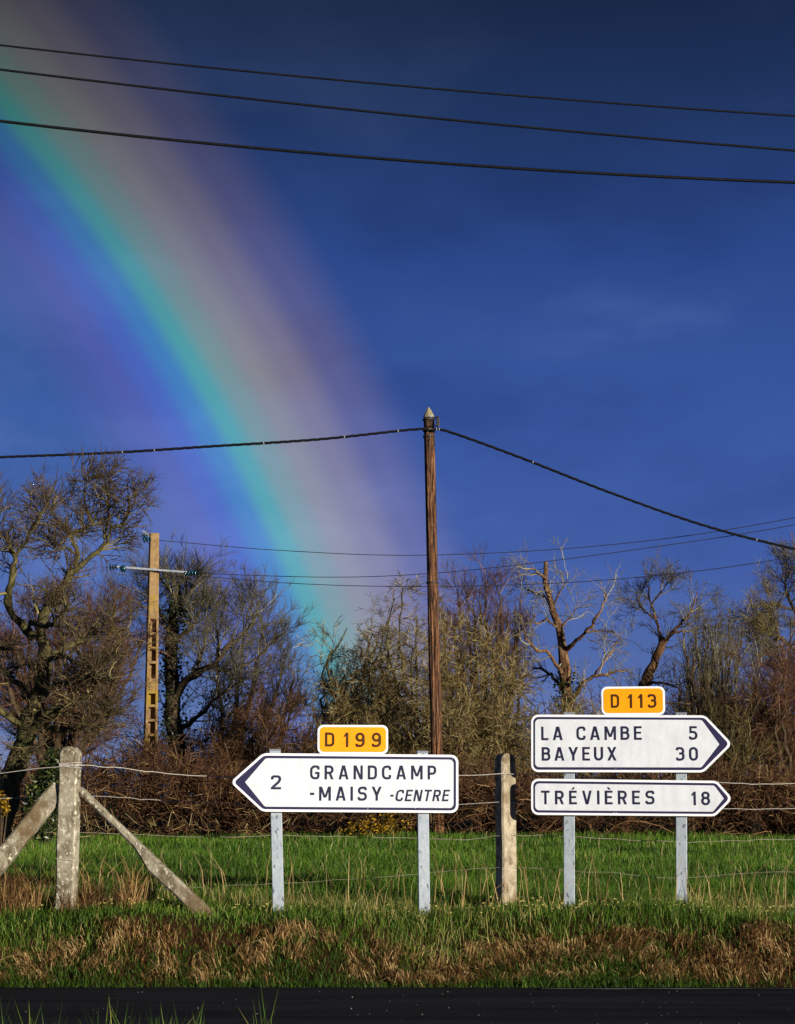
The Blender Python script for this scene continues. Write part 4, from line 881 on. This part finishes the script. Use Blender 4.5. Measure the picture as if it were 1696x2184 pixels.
def s_straw(rng, n):
    nc = 540; cx = rng.uniform(-4.9,4.9,nc); cy = EDGE+rng.uniform(.09,.40,nc); bare = (cx < -.3) & (cx > -2.6) & (cy < EDGE+.45) & (rng.random(nc) < .6); cx, cy = cx[~bare], cy[~bare]; nc = len(cx)
    c = rng.integers(0, nc, n); X = cx[c]+rng.normal(0,.035,n); Y = np.minimum(cy[c]+rng.normal(0,.025,n), EDGE+.40)
    ca = rng.normal(-np.pi/2, .9, nc); az = ca[c]+rng.normal(0,.6,n); h = rng.uniform(.05,.18,n)*rng.uniform(.6,1.2,nc)[c]; w = rng.uniform(.003,.0075,n); tone = rng.uniform(.2,.9,nc)[c]
    return X, Y, h, w, rng.uniform(.6,1.35,n), az, np.clip(tone+rng.normal(0,.28,n), 0, 1)
grass('dry_bank_grass', 'straw-coloured dry grass hanging down the face of the bank', 27000, s_straw, 'straw', 73)
def s_foot(rng, n):
    X = rng.uniform(-4.9,4.9,n); Y = EDGE-.07+rng.random(n)**.8*.36; p = vn(X, Y*0, 2.6, 3); k = rng.random(n) < .25+.85*p; X, Y, p = X[k], Y[k], p[k]; n = len(X)
    return X, Y, rng.uniform(.04,.13,n)*(.6+.7*p), rng.uniform(.003,.007,n), rng.uniform(.2,1.1,n), rng.normal(-np.pi/2,1.2,n), np.clip(rng.normal(.18,.14,n), 0, .85)
grass('kerbside_grass', 'dark green grass at the foot of the bank along the road', 34000, s_foot, 'verge', 74)
def s_near(rng, n):
    nc = 26; cx = np.concatenate([rng.uniform(-2.1,-.85,nc-6), rng.uniform(-2.2,-.6,6)]); cy = rng.uniform(7.9,8.55,nc); c = rng.integers(0,nc,n); X = cx[c]+rng.normal(0,.03,n); Y = cy[c]+rng.normal(0,.03,n)
    hh = rng.uniform(.16,.33,nc); return X, Y, hh[c]*rng.uniform(.5,1.15,n), rng.uniform(.003,.006,n), rng.uniform(.05,.45,n), None, np.clip(rng.normal(.5,.22,n), 0, 1)
grass('roadside_grass', 'thin tall grass blades on the near side of the road', 420, s_near, 'verge', 75)
def s_stalk(rng, n):
    Y = rng.uniform(12.9,14.2,n); X = rng.uniform(-3.9,3.9,n); az = None
    return X, Y, rng.uniform(.25,.55,n), rng.uniform(.003,.006,n), rng.uniform(.1,.6,n), az, rng.uniform(.5,1,n)
grass('dry_stalks', 'thin bleached stalks standing along the fence line', 330, s_stalk, 'straw', 76)
def s_rank(rng, n):      # rank dry and green grass round the braced post
    nc = 46; cx = np.concatenate([rng.uniform(-3.4,-2.55,30), rng.uniform(-2.3,-1.75,16)]); cy = rng.uniform(12.75,13.5,nc); c = rng.integers(0,nc,n); hh = rng.uniform(.2,.46,nc)
    return cx[c]+rng.normal(0,.04,n), cy[c]+rng.normal(0,.04,n), hh[c]*rng.uniform(.5,1.1,n), rng.uniform(.003,.006,n), rng.uniform(.2,1.0,n), None, np.clip(rng.uniform(.1,.7,nc)[c]+rng.normal(0,.22,n), 0, 1)
grass('rank_grass', 'tall tawny grass clumps round the braced lichened post', 2600, s_rank, 'straw', 77)
# small pale flowers in the verge
rng = np.random.default_rng(81); n = 260
X = np.concatenate([rng.uniform(.6,3.9,170), rng.uniform(-3.6,.6,90)]); Y = np.concatenate([rng.uniform(12.65,12.95,170), rng.uniform(12.6,12.9,90)]); zf = gz(X, Y)+rng.uniform(.03,.10,n)
Pc = np.stack([X, Y, zf], -1); V, Ft = [], []
for k in range(5):
    a = 2*np.pi*k/5+rng.random(n); d = np.stack([np.cos(a), np.sin(a)*.5, np.full(n,.35)+np.sin(a)*.4], -1); s = np.stack([-np.sin(a), np.cos(a)*.5, np.zeros(n)], -1)
    r_ = rng.uniform(.008,.014,n)[:,None]; V.append(np.stack([Pc, Pc+d*r_*.7+s*r_*.5, Pc+d*r_*1.2, Pc+d*r_*.7-s*r_*.5], 1))
V = np.concatenate(V).reshape(-1,3)
tag(np_mesh('wildflowers', V, [np.arange(len(V)).reshape(-1,4)], M['petal'], None, rng.random(len(V)), smooth=False), 'tiny pale yellow wildflowers dotted along the verge', 'flowers', kind='stuff')
